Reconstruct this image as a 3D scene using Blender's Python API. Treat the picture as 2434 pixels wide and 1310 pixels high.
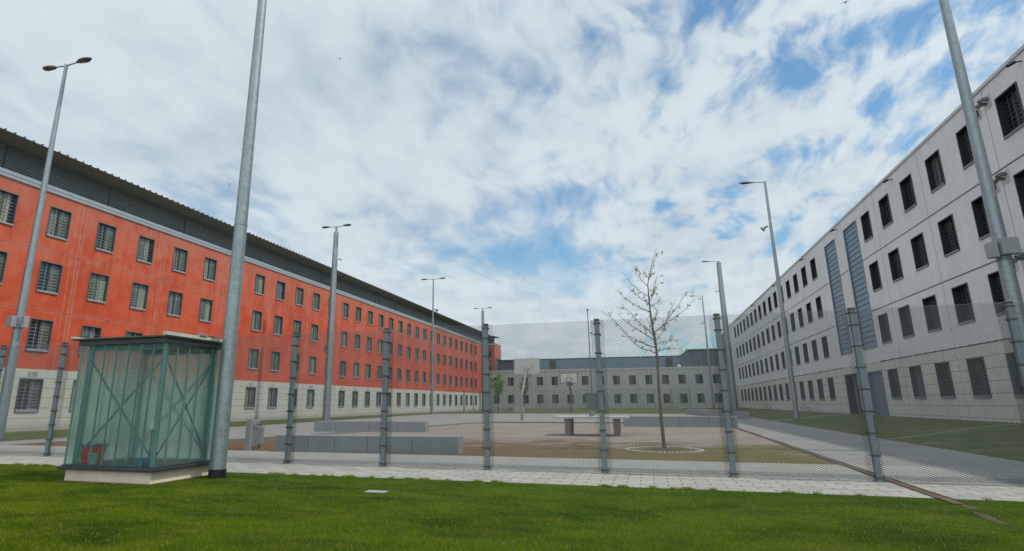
import bpy, math, random
import numpy as np
from mathutils import Vector, Matrix
PI = math.pi
random.seed(7); rng = np.random.default_rng(11)
SC = bpy.context.scene
COL = SC.collection
for o in list(bpy.data.objects): bpy.data.objects.remove(o)

# ------------------------------------------------------------------ camera
EYE = 1.2
F_PX, PIT, ROL, YAW = 1360.733, math.radians(13.813), math.radians(.2015), math.radians(16.962)
CXP, CYP = 1112.06, 623.77
cam_d = bpy.data.cameras.new("camera"); cam = bpy.data.objects.new("camera", cam_d); COL.objects.link(cam)
cam_d.sensor_fit = 'HORIZONTAL'; cam_d.sensor_width = 36
cam_d.lens = 36 * F_PX / 2434
cam_d.shift_x = (1217 - CXP) / 2434
cam_d.shift_y = (CYP - 655) / 2434
cam_d.clip_start = .05; cam_d.clip_end = 3000
cam.matrix_world = Matrix.Translation((0, 0, EYE)) @ Matrix.Rotation(YAW, 4, 'Z') @ Matrix.Rotation(PIT, 4, 'X') @ Matrix.Rotation(ROL, 4, 'Y') @ Matrix.Rotation(PI / 2, 4, 'X')
SC.camera = cam
SC.render.resolution_x = 1024; SC.render.resolution_y = 551

# ------------------------------------------------------------------ node helper
class E:
    """a value in a node tree, with arithmetic"""
    def __init__(s, nt, sock): s.nt = nt; s.s = sock
    def _m(s, op, *a, clamp=False):
        n = s.nt.nodes.new('ShaderNodeMath'); n.operation = op; n.use_clamp = clamp
        for i, v in enumerate((s,) + a):
            if isinstance(v, E): s.nt.links.new(v.s, n.inputs[i])
            else: n.inputs[i].default_value = v
        return E(s.nt, n.outputs[0])
    def __add__(s, o): return s._m('ADD', o)
    def __sub__(s, o): return s._m('SUBTRACT', o)
    def __mul__(s, o): return s._m('MULTIPLY', o)
    def __truediv__(s, o): return s._m('DIVIDE', o)
    def max(s, o): return s._m('MAXIMUM', o)
    def min(s, o): return s._m('MINIMUM', o)
    def abs(s): return s._m('ABSOLUTE')
    def frac(s): return s._m('FRACT')
    def sat(s): return s._m('ADD', 0.0, clamp=True)
    def lt(s, o): return s._m('LESS_THAN', o)
    def gt(s, o): return s._m('GREATER_THAN', o)
    def pow(s, o): return s._m('POWER', o)
    def step(s, a, b):                                   # smoothstep a..b
        n = s.nt.nodes.new('ShaderNodeMapRange'); n.interpolation_type = 'SMOOTHSTEP'
        s.nt.links.new(s.s, n.inputs[0]); n.inputs[1].default_value = a; n.inputs[2].default_value = b
        return E(s.nt, n.outputs[0])
def comb(nt, x, y, z=0.0):
    n = nt.nodes.new('ShaderNodeCombineXYZ')
    for i, v in enumerate((x, y, z)):
        if isinstance(v, E): nt.links.new(v.s, n.inputs[i])
        else: n.inputs[i].default_value = v
    return n.outputs[0]
def noise(nt, vec, scale, detail=4, rough=.55, dist=0):
    n = nt.nodes.new('ShaderNodeTexNoise'); n.inputs['Scale'].default_value = scale
    n.inputs['Detail'].default_value = detail; n.inputs['Roughness'].default_value = rough; n.inputs['Distortion'].default_value = dist
    nt.links.new(vec, n.inputs['Vector']); return E(nt, n.outputs[0])
def mixc(nt, f, a, b):
    n = nt.nodes.new('ShaderNodeMix'); n.data_type = 'RGBA'
    if isinstance(f, E): nt.links.new(f.s, n.inputs[0])
    else: n.inputs[0].default_value = f
    for i, v in ((6, a), (7, b)):
        if isinstance(v, (tuple, list)): n.inputs[i].default_value = tuple(v)[:3] + (1,)
        else: nt.links.new(v, n.inputs[i])
    return n.outputs[2]
def scalec(c, k): return tuple(min(1, v * k) for v in c)

# ------------------------------------------------------------------ sky and sun
SUN = Vector((.62, .03, 1)).normalized()
world = bpy.data.worlds.new("World"); SC.world = world; world.use_nodes = True
nt = world.node_tree; nt.nodes.clear()
out = nt.nodes.new('ShaderNodeOutputWorld'); bg = nt.nodes.new('ShaderNodeBackground')
nt.links.new(bg.outputs[0], out.inputs[0]); bg.inputs[1].default_value = .1
sky = nt.nodes.new('ShaderNodeTexSky'); sky.sky_type = 'NISHITA'; sky.sun_disc = False
sky.sun_elevation = math.asin(SUN.z); sky.sun_rotation = math.atan2(SUN.x, SUN.y)
sky.air_density = 1.1; sky.dust_density = .6; sky.ozone_density = 1.6
tc = nt.nodes.new('ShaderNodeTexCoord'); sp = nt.nodes.new('ShaderNodeSeparateXYZ'); nt.links.new(tc.outputs['Generated'], sp.inputs[0])
dx, dy, dz = (E(nt, sp.outputs[i]) for i in range(3))
den = dz.max(0.0) + .1
px, py = dx / den, dy / den
den2 = dz.max(0.0) + .30
qx, qy = dx / den2, dy / den2
warp = noise(nt, comb(nt, qx, qy), 2.2, 3) - .5; warp2 = noise(nt, comb(nt, qx + 7, qy + 3), 2.2, 3) - .5
u = qx * .93 - qy * .22 + warp * .22; v = qy * .52 + qx * .26 + warp2 * .14
veil = noise(nt, comb(nt, px + 3.1, py * .8 + 1.7), .9, 4, .5)
puff = noise(nt, comb(nt, u, v, 4.0), 13.0, 4, .50)
puff = puff * .70 + noise(nt, comb(nt, u, v * 1.2, 2.0), 4.2, 4, .55) * .30
fine = noise(nt, comb(nt, u, v * 1.1, 9.0), 24.0, 5, .58)
def blob(x, y, r, rx=1.0):
    d = (px - x) * (px - x) * (1 / (r * rx) ** 2) + (py - y) * (py - y) * (1 / r ** 2)
    return (d * -1.0)._m('EXPONENT')
broken = (px * .55 + .50).step(.25, .75)                      # the puffs break up towards the right of the yard
cover = (veil - .5) * .75 + (puff - .5) * (broken * 1.45 + .75) + (fine - .5) * (broken * .45 + .15) + .135
for x, y, r, rx, a in ((.16, 1.27, .15, 1.2, -.20), (.62, 1.52, .30, 1.1, -.16), (-.48, 2.66, .24, 1.7, -.27), (-1.50, 1.75, .30, .7, -.17), (-.42, 1.31, .06, 1.3, -.16), (-1.56, 2.2, .2, 1, -.15),
                       (-1.72, 1.20, .14, 1, -.12), (-.30, 2.12, .14, 1.6, -.18), (.28, 2.2, .12, 1.6, -.12), (-1.0, 1.1, .45, 1.3, .30), (-.60, 1.75, .33, 1.3, .14), (.05, 1.75, .25, 1.3, .10), (-.02, 2.66, .18, 1.6, .20),
                       (1.0, 3.5, .9, 1.2, .22), (-.6, 4.2, .8, 2.0, .16)):
    cover = cover + blob(x, y, r, rx) * (a * (.62 if a < 0 else .9))
cover = cover + (dy * -1).sat() * .5  # more cloud added behind the camera, as fill light
dens = cover.step(-.21, .24)
dens = (dens * .94 + .03 + (dz * -1 + 1).pow(12.0) * .35).sat()
shade = ((puff - .5) * .8 + (fine - .5) * .15 + (noise(nt, comb(nt, px * 1.2 + 8, py * 1.3), 1.5, 5, .5) - .5) * 1.0 + cover * .25 + .50).step(.12, .80)
cc = mixc(nt, shade, (4.75, 5.75, 6.55, 1), (6.80, 7.65, 8.15, 1))
sun_rear_fill = (dx * SUN.x + dy * SUN.y + dz * SUN.z).max(0.0).pow(4.0) * .45 + (dy * -1).sat() * .85 + 1.0  # brighter near the sun, with fill added to the clouds behind the camera
gl = nt.nodes.new('ShaderNodeMix'); gl.data_type = 'RGBA'; gl.blend_type = 'MULTIPLY'; gl.inputs[0].default_value = 1
nt.links.new(cc, gl.inputs[6]); nt.links.new(comb(nt, sun_rear_fill, sun_rear_fill, sun_rear_fill), gl.inputs[7]); cc = gl.outputs[2]
skyc = nt.nodes.new('ShaderNodeMix'); skyc.data_type = 'RGBA'; skyc.blend_type = 'MULTIPLY'; skyc.inputs[0].default_value = 1
nt.links.new(sky.outputs[0], skyc.inputs[6]); skyc.inputs[7].default_value = (.92, 1.30, 1.38, 1)
nt.links.new(mixc(nt, dens, skyc.outputs[2], cc), bg.inputs[0])
sun_d = bpy.data.lights.new("sun", 'SUN'); sun_d.energy = 2.6; sun_d.angle = math.radians(1.2); sun_d.color = (1, .95, .87)
sun = bpy.data.objects.new("sun", sun_d); COL.objects.link(sun); sun.rotation_euler = SUN.to_track_quat('Z', 'Y').to_euler()
SC.view_settings.view_transform = 'Standard'; SC.view_settings.look = 'None'; SC.view_settings.exposure = 0.0; SC.view_settings.gamma = 1

# ------------------------------------------------------------------ materials
def base_mat(name):
    m = bpy.data.materials.new(name); m.use_nodes = True; nt = m.node_tree; nt.nodes.clear()
    o = nt.nodes.new('ShaderNodeOutputMaterial'); b = nt.nodes.new('ShaderNodeBsdfPrincipled'); nt.links.new(b.outputs[0], o.inputs[0])
    g = nt.nodes.new('ShaderNodeNewGeometry'); s = nt.nodes.new('ShaderNodeSeparateXYZ'); nt.links.new(g.outputs['Position'], s.inputs[0])
    return m, nt, b, g.outputs['Position'], [E(nt, s.outputs[i]) for i in range(3)]
def setc(nt, b, c):
    if isinstance(c, (tuple, list)): b.inputs['Base Color'].default_value = tuple(c)[:3] + (1,)
    else: nt.links.new(c, b.inputs['Base Color'])
def bump(nt, b, h, strength=.3, dist=.01):
    n = nt.nodes.new('ShaderNodeBump'); n.inputs['Strength'].default_value = strength; n.inputs['Distance'].default_value = dist
    nt.links.new(h.s, n.inputs['Height']); nt.links.new(n.outputs[0], b.inputs['Normal'])
def M(name, col, rough=.6, metal=0, var=.15, vs=3, bs=40, bst=.15, spec=.4):
    m, nt, b, P, _ = base_mat(name)
    n1 = noise(nt, P, vs, 5, .6); n2 = noise(nt, P, vs * 9, 3, .6)
    f = (n1 * .65 + n2 * .35).step(.3, .7)
    setc(nt, b, mixc(nt, f, scalec(col, 1 - var), scalec(col, 1 + var)))
    b.inputs['Roughness'].default_value = rough; b.inputs['Metallic'].default_value = metal; b.inputs['Specular IOR Level'].default_value = spec
    if bst: bump(nt, b, noise(nt, P, bs, 3), bst, .004)
    return m
def line(c, period, off, w):
    """1 on lines of width w every period metres"""
    t = ((c - off) / period + .5).frac() - .5
    return (t.abs() * period).step(w * .75, w * .35)
def concrete(name, col, hper=None, hoff=0, vper=None, voff=0, haxis=1, w=.018, dark=.45, stain=.18, hw=None, foot=False):
    m, nt, b, P, ax = base_mat(name)
    big = noise(nt, P, .35, 4, .6); mid = noise(nt, P, 2.2, 5, .6); fin = noise(nt, P, 30, 3, .6)
    streak = noise(nt, comb(nt, ax[0] * 2.2, ax[1] * 2.2, ax[2] * .25), 1.0, 5, .6)
    f = (big * .35 + mid * .3 + fin * .15 + streak * .2).step(.36, .64)
    c = mixc(nt, f, scalec(col, 1 - stain), scalec(col, 1 + stain * .7))
    L = None
    if hper: L = line(ax[2], hper, hoff, hw or w)
    if vper:
        l2 = line(ax[haxis], vper, voff, w); L = l2 if L is None else L.max(l2)
    if L is not None: c = mixc(nt, L * (1 - dark), c, scalec(col, .15))
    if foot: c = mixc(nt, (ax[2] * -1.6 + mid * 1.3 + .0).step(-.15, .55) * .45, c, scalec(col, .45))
    setc(nt, b, c); b.inputs['Roughness'].default_value = .85; b.inputs['Specular IOR Level'].default_value = .25
    bump(nt, b, fin, .15, .004)
    return m
def red_plaster():
    m, nt, b, P, ax = base_mat('red_plaster')
    big = noise(nt, P, .25, 4, .6); mid = noise(nt, P, 1.1, 6, .65, .6); fin = noise(nt, P, 22, 3, .6)
    run = noise(nt, comb(nt, ax[0], ax[1] * 1.6, ax[2] * .18), 1.6, 5, .65)
    f = (big * .4 + mid * .35 + fin * .12 + run * .13).step(.38, .62)
    c = mixc(nt, f, (.43, .062, .027), (.54, .103, .050))
    # chalky bloom grows towards the top storey
    bl = ((ax[2] - 6.6) * .075 + mid * .8 + run * .5 - .52).step(.10, .62)
    c = mixc(nt, bl * .68, c, (.44, .165, .115))
    # efflorescence beside the panel joints
    jv = line(ax[1], 5.47, 22.0, .26); jh = line(ax[2], 2.94, 8.64, .13); jv2 = line(ax[1], 5.47, 21.62, .10)
    eff = (jv.max(jh).max(jv2 * .8) * (mid * .5 + run * .7 - .28).step(.05, .5))
    c = mixc(nt, eff * .32, c, (.52, .30, .24))
    # drips and rubbed marks
    dr = (noise(nt, comb(nt, ax[0], ax[1] * 5.5, ax[2] * .5), 1.4, 3, .6).step(.66, .72) * noise(nt, P, .5, 2).step(.5, .6))
    c = mixc(nt, dr * .32, c, (.64, .33, .25))
    wy = (((ax[1] - 17.945) / 2.72 + .5).frac() - .5).abs() * 2.72      # distance from a window's centre line
    edge = (wy - .56).abs().step(.10, .0); below = ((ax[2] - 3.71) / 2.865 + .02).frac()
    st = edge * below.step(.52, .98) * noise(nt, comb(nt, ax[0], ax[1] * 6, ax[2] * .6), 1.3, 3, .6).step(.40, .62) * ax[2].gt(3.8)
    c = mixc(nt, st * .38, c, (.20, .05, .03))
    j = line(ax[1], 5.47, 22.0, .028).max(line(ax[2], 2.94, 8.64, .030))
    c = mixc(nt, j * .75, c, (.12, .03, .02))
    setc(nt, b, c); b.inputs['Roughness'].default_value = .85; b.inputs['Specular IOR Level'].default_value = .2
    bump(nt, b, fin, .12, .004)
    return m
def galv(name, col=(.27, .31, .32), var=.22, rough=.48, metal=.75):
    m, nt, b, P, ax = base_mat(name)
    v = nt.nodes.new('ShaderNodeTexVoronoi'); v.inputs['Scale'].default_value = 26; nt.links.new(P, v.inputs['Vector'])
    w = E(nt, v.outputs['Distance']); n1 = noise(nt, P, 9, 5, .65); n2 = noise(nt, comb(nt, ax[0] * 3, ax[1] * 3, ax[2] * .6), 3, 4, .6)
    f = (n1 * .5 + w * .25 + n2 * .3).step(.3, .75)
    setc(nt, b, mixc(nt, f, scalec(col, 1 - var), scalec(col, 1 + var)))
    b.inputs['Metallic'].default_value = metal
    nt.links.new((n1 * .25 + rough - .1).s, b.inputs['Roughness'])
    return m
def glassy(name, col, rough, alpha_rough=None, ior=1.12):
    m, nt, b, P, ax = base_mat(name)
    if alpha_rough:
        o = [n for n in nt.nodes if n.type == 'OUTPUT_MATERIAL'][0]
        tr = nt.nodes.new('ShaderNodeBsdfTranslucent'); df = nt.nodes.new('ShaderNodeBsdfDiffuse'); tr.inputs[0].default_value = df.inputs[0].default_value = tuple(alpha_rough) + (1,)
        m1 = nt.nodes.new('ShaderNodeMixShader'); m1.inputs[0].default_value = .5; nt.links.new(tr.outputs[0], m1.inputs[1]); nt.links.new(df.outputs[0], m1.inputs[2])
        m2 = nt.nodes.new('ShaderNodeMixShader'); m2.inputs[0].default_value = .07; nt.links.new(b.outputs[0], m2.inputs[1]); nt.links.new(m1.outputs[0], m2.inputs[2]); nt.links.new(m2.outputs[0], o.inputs[0])
    setc(nt, b, col); b.inputs['Transmission Weight'].default_value = 1; b.inputs['Roughness'].default_value = rough; b.inputs['IOR'].default_value = ior
    return m
MT = {}
MT['red'] = red_plaster()
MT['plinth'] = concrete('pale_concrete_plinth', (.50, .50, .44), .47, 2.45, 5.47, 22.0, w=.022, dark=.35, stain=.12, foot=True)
MT['white_wall'] = concrete('light_grey_concrete', (.65, .65, .65), None, 0, 5.86, 24.9, w=.03, dark=.25, stain=.10)
MT['base_wall'] = concrete('grey_beige_blocks', (.56, .55, .50), .49, 2.0, 5.86, 24.9, w=.022, dark=.3, stain=.14)
MT['far_wall'] = concrete('far_grey_concrete', (.47, .47, .45), 3.05, 3.30, 7.78, -9.0, haxis=0, w=.05, dark=.4, stain=.10)
MT['bench'] = concrete('granite_grey_concrete', (.27, .285, .29), None, stain=.14)
MT['cream'] = concrete('cream_plinth_concrete', (.66, .57, .44), None, stain=.16)
MT['table_top'] = concrete('pale_table_concrete', (.50, .49, .46), None, stain=.14)
MT['table_leg'] = concrete('brown_table_concrete', (.22, .19, .165), None, stain=.25)
MT['slat'] = M('dark_grey_green_metal', (.145, .165, .155), .45, .35, .10, 1.5, bst=0)
MT['band'] = M('white_band_metal', (.60, .64, .66), .4, .1, .06, 1.5, bst=0)
MT['roofm'] = M('roof_sheet', (.10, .105, .095), .5, .4, .12, 1.0, bst=0)
MT['soffit'] = M('soffit_boarding', (.155, .19, .185), .7, 0, .08, 1.0, bst=0)
MT['frame'] = M('window_frame_metal', (.12, .135, .14), .45, .4, .10, 6, bst=0)
MT['sill'] = M('window_sill_metal', (.32, .36, .38), .4, .4, .10, 6, bst=0)
MT['framed'] = M('dark_blue_window_frame', (.035, .045, .058), .4, .3, .12, 6, bst=0)
MT['silld'] = M('blue_grey_sill', (.16, .19, .22), .4, .3, .10, 6, bst=0)
MT['bars'] = M('bar_steel', (.34, .37, .38), .4, .5, .1, 6, bst=0)
MT['barsd'] = M('dark_bar_steel', (.10, .10, .095), .45, .5, .1, 6, bst=0)
MT['darkdoor'] = M('dark_door_metal', (.018, .018, .020), .5, .1, .1, 4, bst=0)
MT['pane'] = M('window_glass', (.02, .025, .03), .06, 0, .3, .6, bst=0, spec=.6)
MT['paned'] = M('dark_window_glass', (.010, .011, .012), .15, 0, .3, .6, bst=0, spec=.3)
MT['panel'] = M('perforated_panel', (.17, .19, .165), .55, .2, .12, 5, bst=0)
MT['darkleaf'] = M('dark_ventilation_leaf', (.030, .032, .030), .6, .1, .12, 5, bst=0)
MT['cladding'] = M('blue_cladding', (.20, .275, .315), .45, .15, .10, 1.2, bst=0)
MT['cladding2'] = M('slate_cladding', (.13, .15, .17), .5, .15, .10, 1.2, bst=0)
MT['bluepanel'] = M('blue_grey_panel', (.135, .19, .245), .4, .25, .10, 1.2, bst=0)
MT['parapet'] = M('parapet_cap', (.50, .50, .47), .5, .1, .1, 1, bst=0)
MT['louvre'] = M('vent_louvre', (.10, .105, .10), .6, .2, .1, 3, bst=0)
MT['beige'] = M('beige_render', (.36, .35, .30), .8, 0, .1, 3, bst=0)
MT['galv'] = galv('galvanised_steel')
MT['galv_dark'] = galv('weathered_steel', (.17, .20, .20), .2, .5, .6)
MT['post'] = galv('painted_fence_steel', (.15, .19, .205), .12, .5, .45)
MT['mesh'] = M('expanded_mesh_steel', (.105, .12, .12), .8, 0, .2, 3, bst=0)
MT['clamp'] = M('olive_clamp', (.085, .085, .065), .5, .5, .2, 12, bst=0)
MT['black'] = M('black_sleeve', (.008, .009, .012), .5, 0, .1, 8, bst=0)
MT['boxgrey'] = M('grey_box_paint', (.27, .29, .30), .5, .1, .06, 6, bst=0)
MT['head'] = M('lamp_housing', (.16, .18, .18), .4, .4, .12, 6, bst=0)
MT['lens'] = M('lamp_lens', (.09, .09, .075), .2, 0, .2, 9, bst=0)
MT['white'] = M('white_plastic', (.62, .62, .60), .4, 0, .05, 6, bst=0)
MT['lightwhite'] = M('white_board', (.58, .58, .51), .5, 0, .06, 1.5, bst=0)
MT['redp'] = M('red_plastic', (.78, .03, .02), .4, 0, .1, 6, bst=0)
MT['bluep'] = M('blue_plastic', (.02, .09, .30), .4, 0, .1, 6, bst=0)
MT['greenp'] = M('pale_green_crate', (.33, .42, .30), .5, 0, .1, 6, bst=0)
MT['rust'] = M('rusty_drain', (.105, .065, .042), .7, .2, .35, 9, bst=.3)
MT['ink'] = M('grey_number_paint', (.11, .10, .09), .8, 0, .2, 8, bst=0)
MT['bark'] = M('young_bark', (.11, .105, .065), .85, 0, .35, 14, 60, .6)
MT['cobble'] = concrete('cobble_edging', (.42, .41, .36), None, stain=.25)
MT['soil'] = M('tree_pit_soil', (.075, .050, .032), .95, 0, .4, 9, 30, .9)
MT['trim'] = M('dark_grey_trim', (.040, .043, .048), .45, .2, .12, 4, bst=0)
MT['fascia'] = M('moss_fascia', (.10, .105, .06), .8, 0, .35, 8, 40, .4)
MT['flash'] = M('pale_roof_flashing', (.50, .49, .43), .5, .1, .10, 4, bst=0)
MT['steel_in'] = M('teal_steel_frame', (.12, .19, .20), .45, .1, .1, 4, bst=0)
MT['glass'] = glassy('frosted_green_glass', (.78, .935, .895), .24, (.50, .70, .64), ior=1.12)
MT['glassedge'] = M('glass_edge', (.13, .27, .245), .2, 0, .08, 3, bst=0, spec=.6)
MT['netting'] = M('far_mesh', (.19, .21, .20), .6, .3, .1, 3, bst=0)
def foliage(name, a, b_):
    m, nt, b, P, ax = base_mat(name)
    oi = nt.nodes.new('ShaderNodeNewGeometry')
    f = E(nt, oi.outputs['Random Per Island'])
    setc(nt, b, mixc(nt, f, a, b_)); b.inputs['Roughness'].default_value = .6; b.inputs['Specular IOR Level'].default_value = .3
    b.inputs['Subsurface Weight'].default_value = 0
    return m
MT['leaf'] = foliage('young_leaf', (.09, .125, .022), (.19, .22, .05))
MT['leafg'] = foliage('bright_leaf', (.09, .17, .014), (.19, .31, .035))
MT['curtains'] = []
for nm, ca, cb in (('pale_green_curtain', (.29, .33, .24), (.17, .20, .12)), ('cream_curtain', (.33, .33, .25), (.20, .20, .13)), ('blue_grey_curtain', (.10, .15, .20), (.20, .23, .25)), ('dusky_curtain', (.08, .07, .08), (.20, .21, .18))):
    m, nt, b, P, ax = base_mat(nm)
    w = noise(nt, comb(nt, ax[0] * 0, ax[1] * 7.0, ax[2] * .25), 1.4, 3, .6)
    setc(nt, b, mixc(nt, w.step(.38, .62), ca, cb)); b.inputs['Roughness'].default_value = .8
    MT['curtains'].append(m)

def grass_mat(name, a, b_, dry, dryamt=.25, sc=1.0):
    m, nt, b, P, ax = base_mat(name)
    n1 = noise(nt, comb(nt, ax[0] * .8, ax[1] * 1.3), .9 * sc, 5, .6, .6); n2 = noise(nt, P, 9 * sc, 4, .65); n3 = noise(nt, P, 60, 3, .7)
    c = mixc(nt, (n1 * .55 + n2 * .25 + n3 * .3).step(.38, .72), a, b_)
    d = (noise(nt, comb(nt, ax[0] * .7 + 5, ax[1] * 1.5), 1.1 * sc, 5, .6, .8) * .8 + n3 * .2).step(.52, .70)
    c = mixc(nt, d * dryamt, c, dry)
    setc(nt, b, c); b.inputs['Roughness'].default_value = .9; b.inputs['Specular IOR Level'].default_value = .15
    bump(nt, b, n3 + n2 * .6, .9, .02)
    return m
MT['lawn'] = grass_mat('lawn_turf', (.018, .045, .001), (.042, .088, .003), (.12, .12, .03), .35)
MT['lawn_side'] = grass_mat('side_lawn', (.045, .072, .012), (.095, .125, .026), (.15, .12, .055), .75)
MT['lawn_shade'] = grass_mat('bank_lawn', (.060, .088, .014), (.120, .135, .034), (.23, .165, .080), .95, .45)
MT['drygrass'] = grass_mat('dry_wall_strip', (.15, .14, .07), (.25, .21, .13), (.30, .26, .19), .7)
def blade_mat():
    m, nt, b, P, ax = base_mat('grass_blade')
    g = nt.nodes.new('ShaderNodeNewGeometry'); r = E(nt, g.outputs['Random Per Island'])
    n1 = noise(nt, comb(nt, ax[0] * .8, ax[1] * 1.3), .9, 5, .6, .6)
    d = noise(nt, comb(nt, ax[0] * .8 + 5, ax[1] * 2.2), 1.6, 5, .6, .8)  .step(.47, .63)
    c = mixc(nt, (n1 * 1.5 + r * .25 - .40).step(.15, .75), (.042, .092, .001), (.185, .248, .003))
    c = mixc(nt, d * .62, c, (.25, .26, .020))
    c = mixc(nt, r.gt(.95), c, (.34, .30, .12))
    setc(nt, b, c); b.inputs['Roughness'].default_value = .9; b.inputs['Specular IOR Level'].default_value = .03
    o = [n for n in nt.nodes if n.type == 'OUTPUT_MATERIAL'][0]
    tr = nt.nodes.new('ShaderNodeBsdfTranslucent'); nt.links.new(c, tr.inputs[0]); mx = nt.nodes.new('ShaderNodeMixShader'); mx.inputs[0].default_value = .35
    nt.links.new(b.outputs[0], mx.inputs[1]); nt.links.new(tr.outputs[0], mx.inputs[2]); nt.links.new(mx.outputs[0], o.inputs[0])
    return m
MT['blade'] = blade_mat()
def paver_mat(name, col, bw, bh, off=.5):
    m, nt, b, P, ax = base_mat(name)
    row = (ax[1] / bh)._m('FLOOR')
    xo = ax[0] / bw + row * off
    jx = (xo.frac() - .5).abs().step(.5 - .014 / bw, .5 - .006 / bw); jy = ((ax[1] / bh).frac() - .5).abs().step(.5 - .012 / bh, .5 - .005 / bh)
    wn = nt.nodes.new('ShaderNodeTexWhiteNoise'); wn.noise_dimensions = '2D'; nt.links.new(comb(nt, xo._m('FLOOR'), row), wn.inputs['Vector'])
    tone = E(nt, wn.outputs[0]); n2 = noise(nt, P, 3, 5, .6); n3 = noise(nt, P, 70, 3, .7)
    c = mixc(nt, (tone * .35 + n2 * .45 + n3 * .2).step(.25, .75), scalec(col, .84), scalec(col, 1.10))
    gr = noise(nt, P, 5, 3).step(.48, .62)
    jc = mixc(nt, gr, (.10, .085, .055), (.09, .11, .03))
    c = mixc(nt, jx.max(jy) * .8, c, jc)
    setc(nt, b, c); b.inputs['Roughness'].default_value = .9; b.inputs['Specular IOR Level'].default_value = .25
    bump(nt, b, n3 * .3 - jx.max(jy), .4, .006)
    return m
MT['paver'] = paver_mat('light_pavers', (.315, .308, .275), .40, .20)
MT['paver_dark'] = paver_mat('darker_pavers', (.245, .245, .23), .40, .20)  # the paver pattern in a darker tone
def gravel_mat(name):
    m, nt, b, P, ax = base_mat(name)
    n1 = noise(nt, P, .5, 5, .6, .5); n3 = noise(nt, P, 26, 4, .75); n2 = noise(nt, P, 3, 5, .6)
    c = mixc(nt, (n3 * .5 + n2 * .3 + noise(nt, P, .35, 4, .6) * .35 - .07).step(.3, .7), (.20, .158, .13), (.37, .31, .27))
    moss = (n1 * 1.5 + n2 * .7 + (ax[1] - 17.0) * -.11 - .80).step(-.12, .34)
    mc = mixc(nt, (noise(nt, P, 1.1, 5, .65) + ax[0] * .055 + .12).step(.35, .65), (.185, .085, .035), (.165, .145, .026))
    c = mixc(nt, moss * .94, c, mixc(nt, n3.step(.35, .65), scalec((.15, .10, .04), .7), mc))
    setc(nt, b, c); b.inputs['Roughness'].default_value = .95; b.inputs['Specular IOR Level'].default_value = .15
    bump(nt, b, n3, .8, .02)
    return m
MT['gravel'] = gravel_mat('pinkish_gravel')
MT['asphalt'] = M('grey_court_surface', (.275, .268, .25), .9, 0, .14, .6, 70, .5, .2)
MT['path'] = M('light_path_surface', (.33, .325, .295), .9, 0, .14, .8, 70, .4, .2)
MT['dirt'] = M('bare_dirt', (.13, .095, .065), .95, 0, .35, 6, 25, 1.0, .1)
MT['paint'] = M('court_line_paint', (.70, .70, .68), .7, 0, .08, 4, bst=0)

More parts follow.
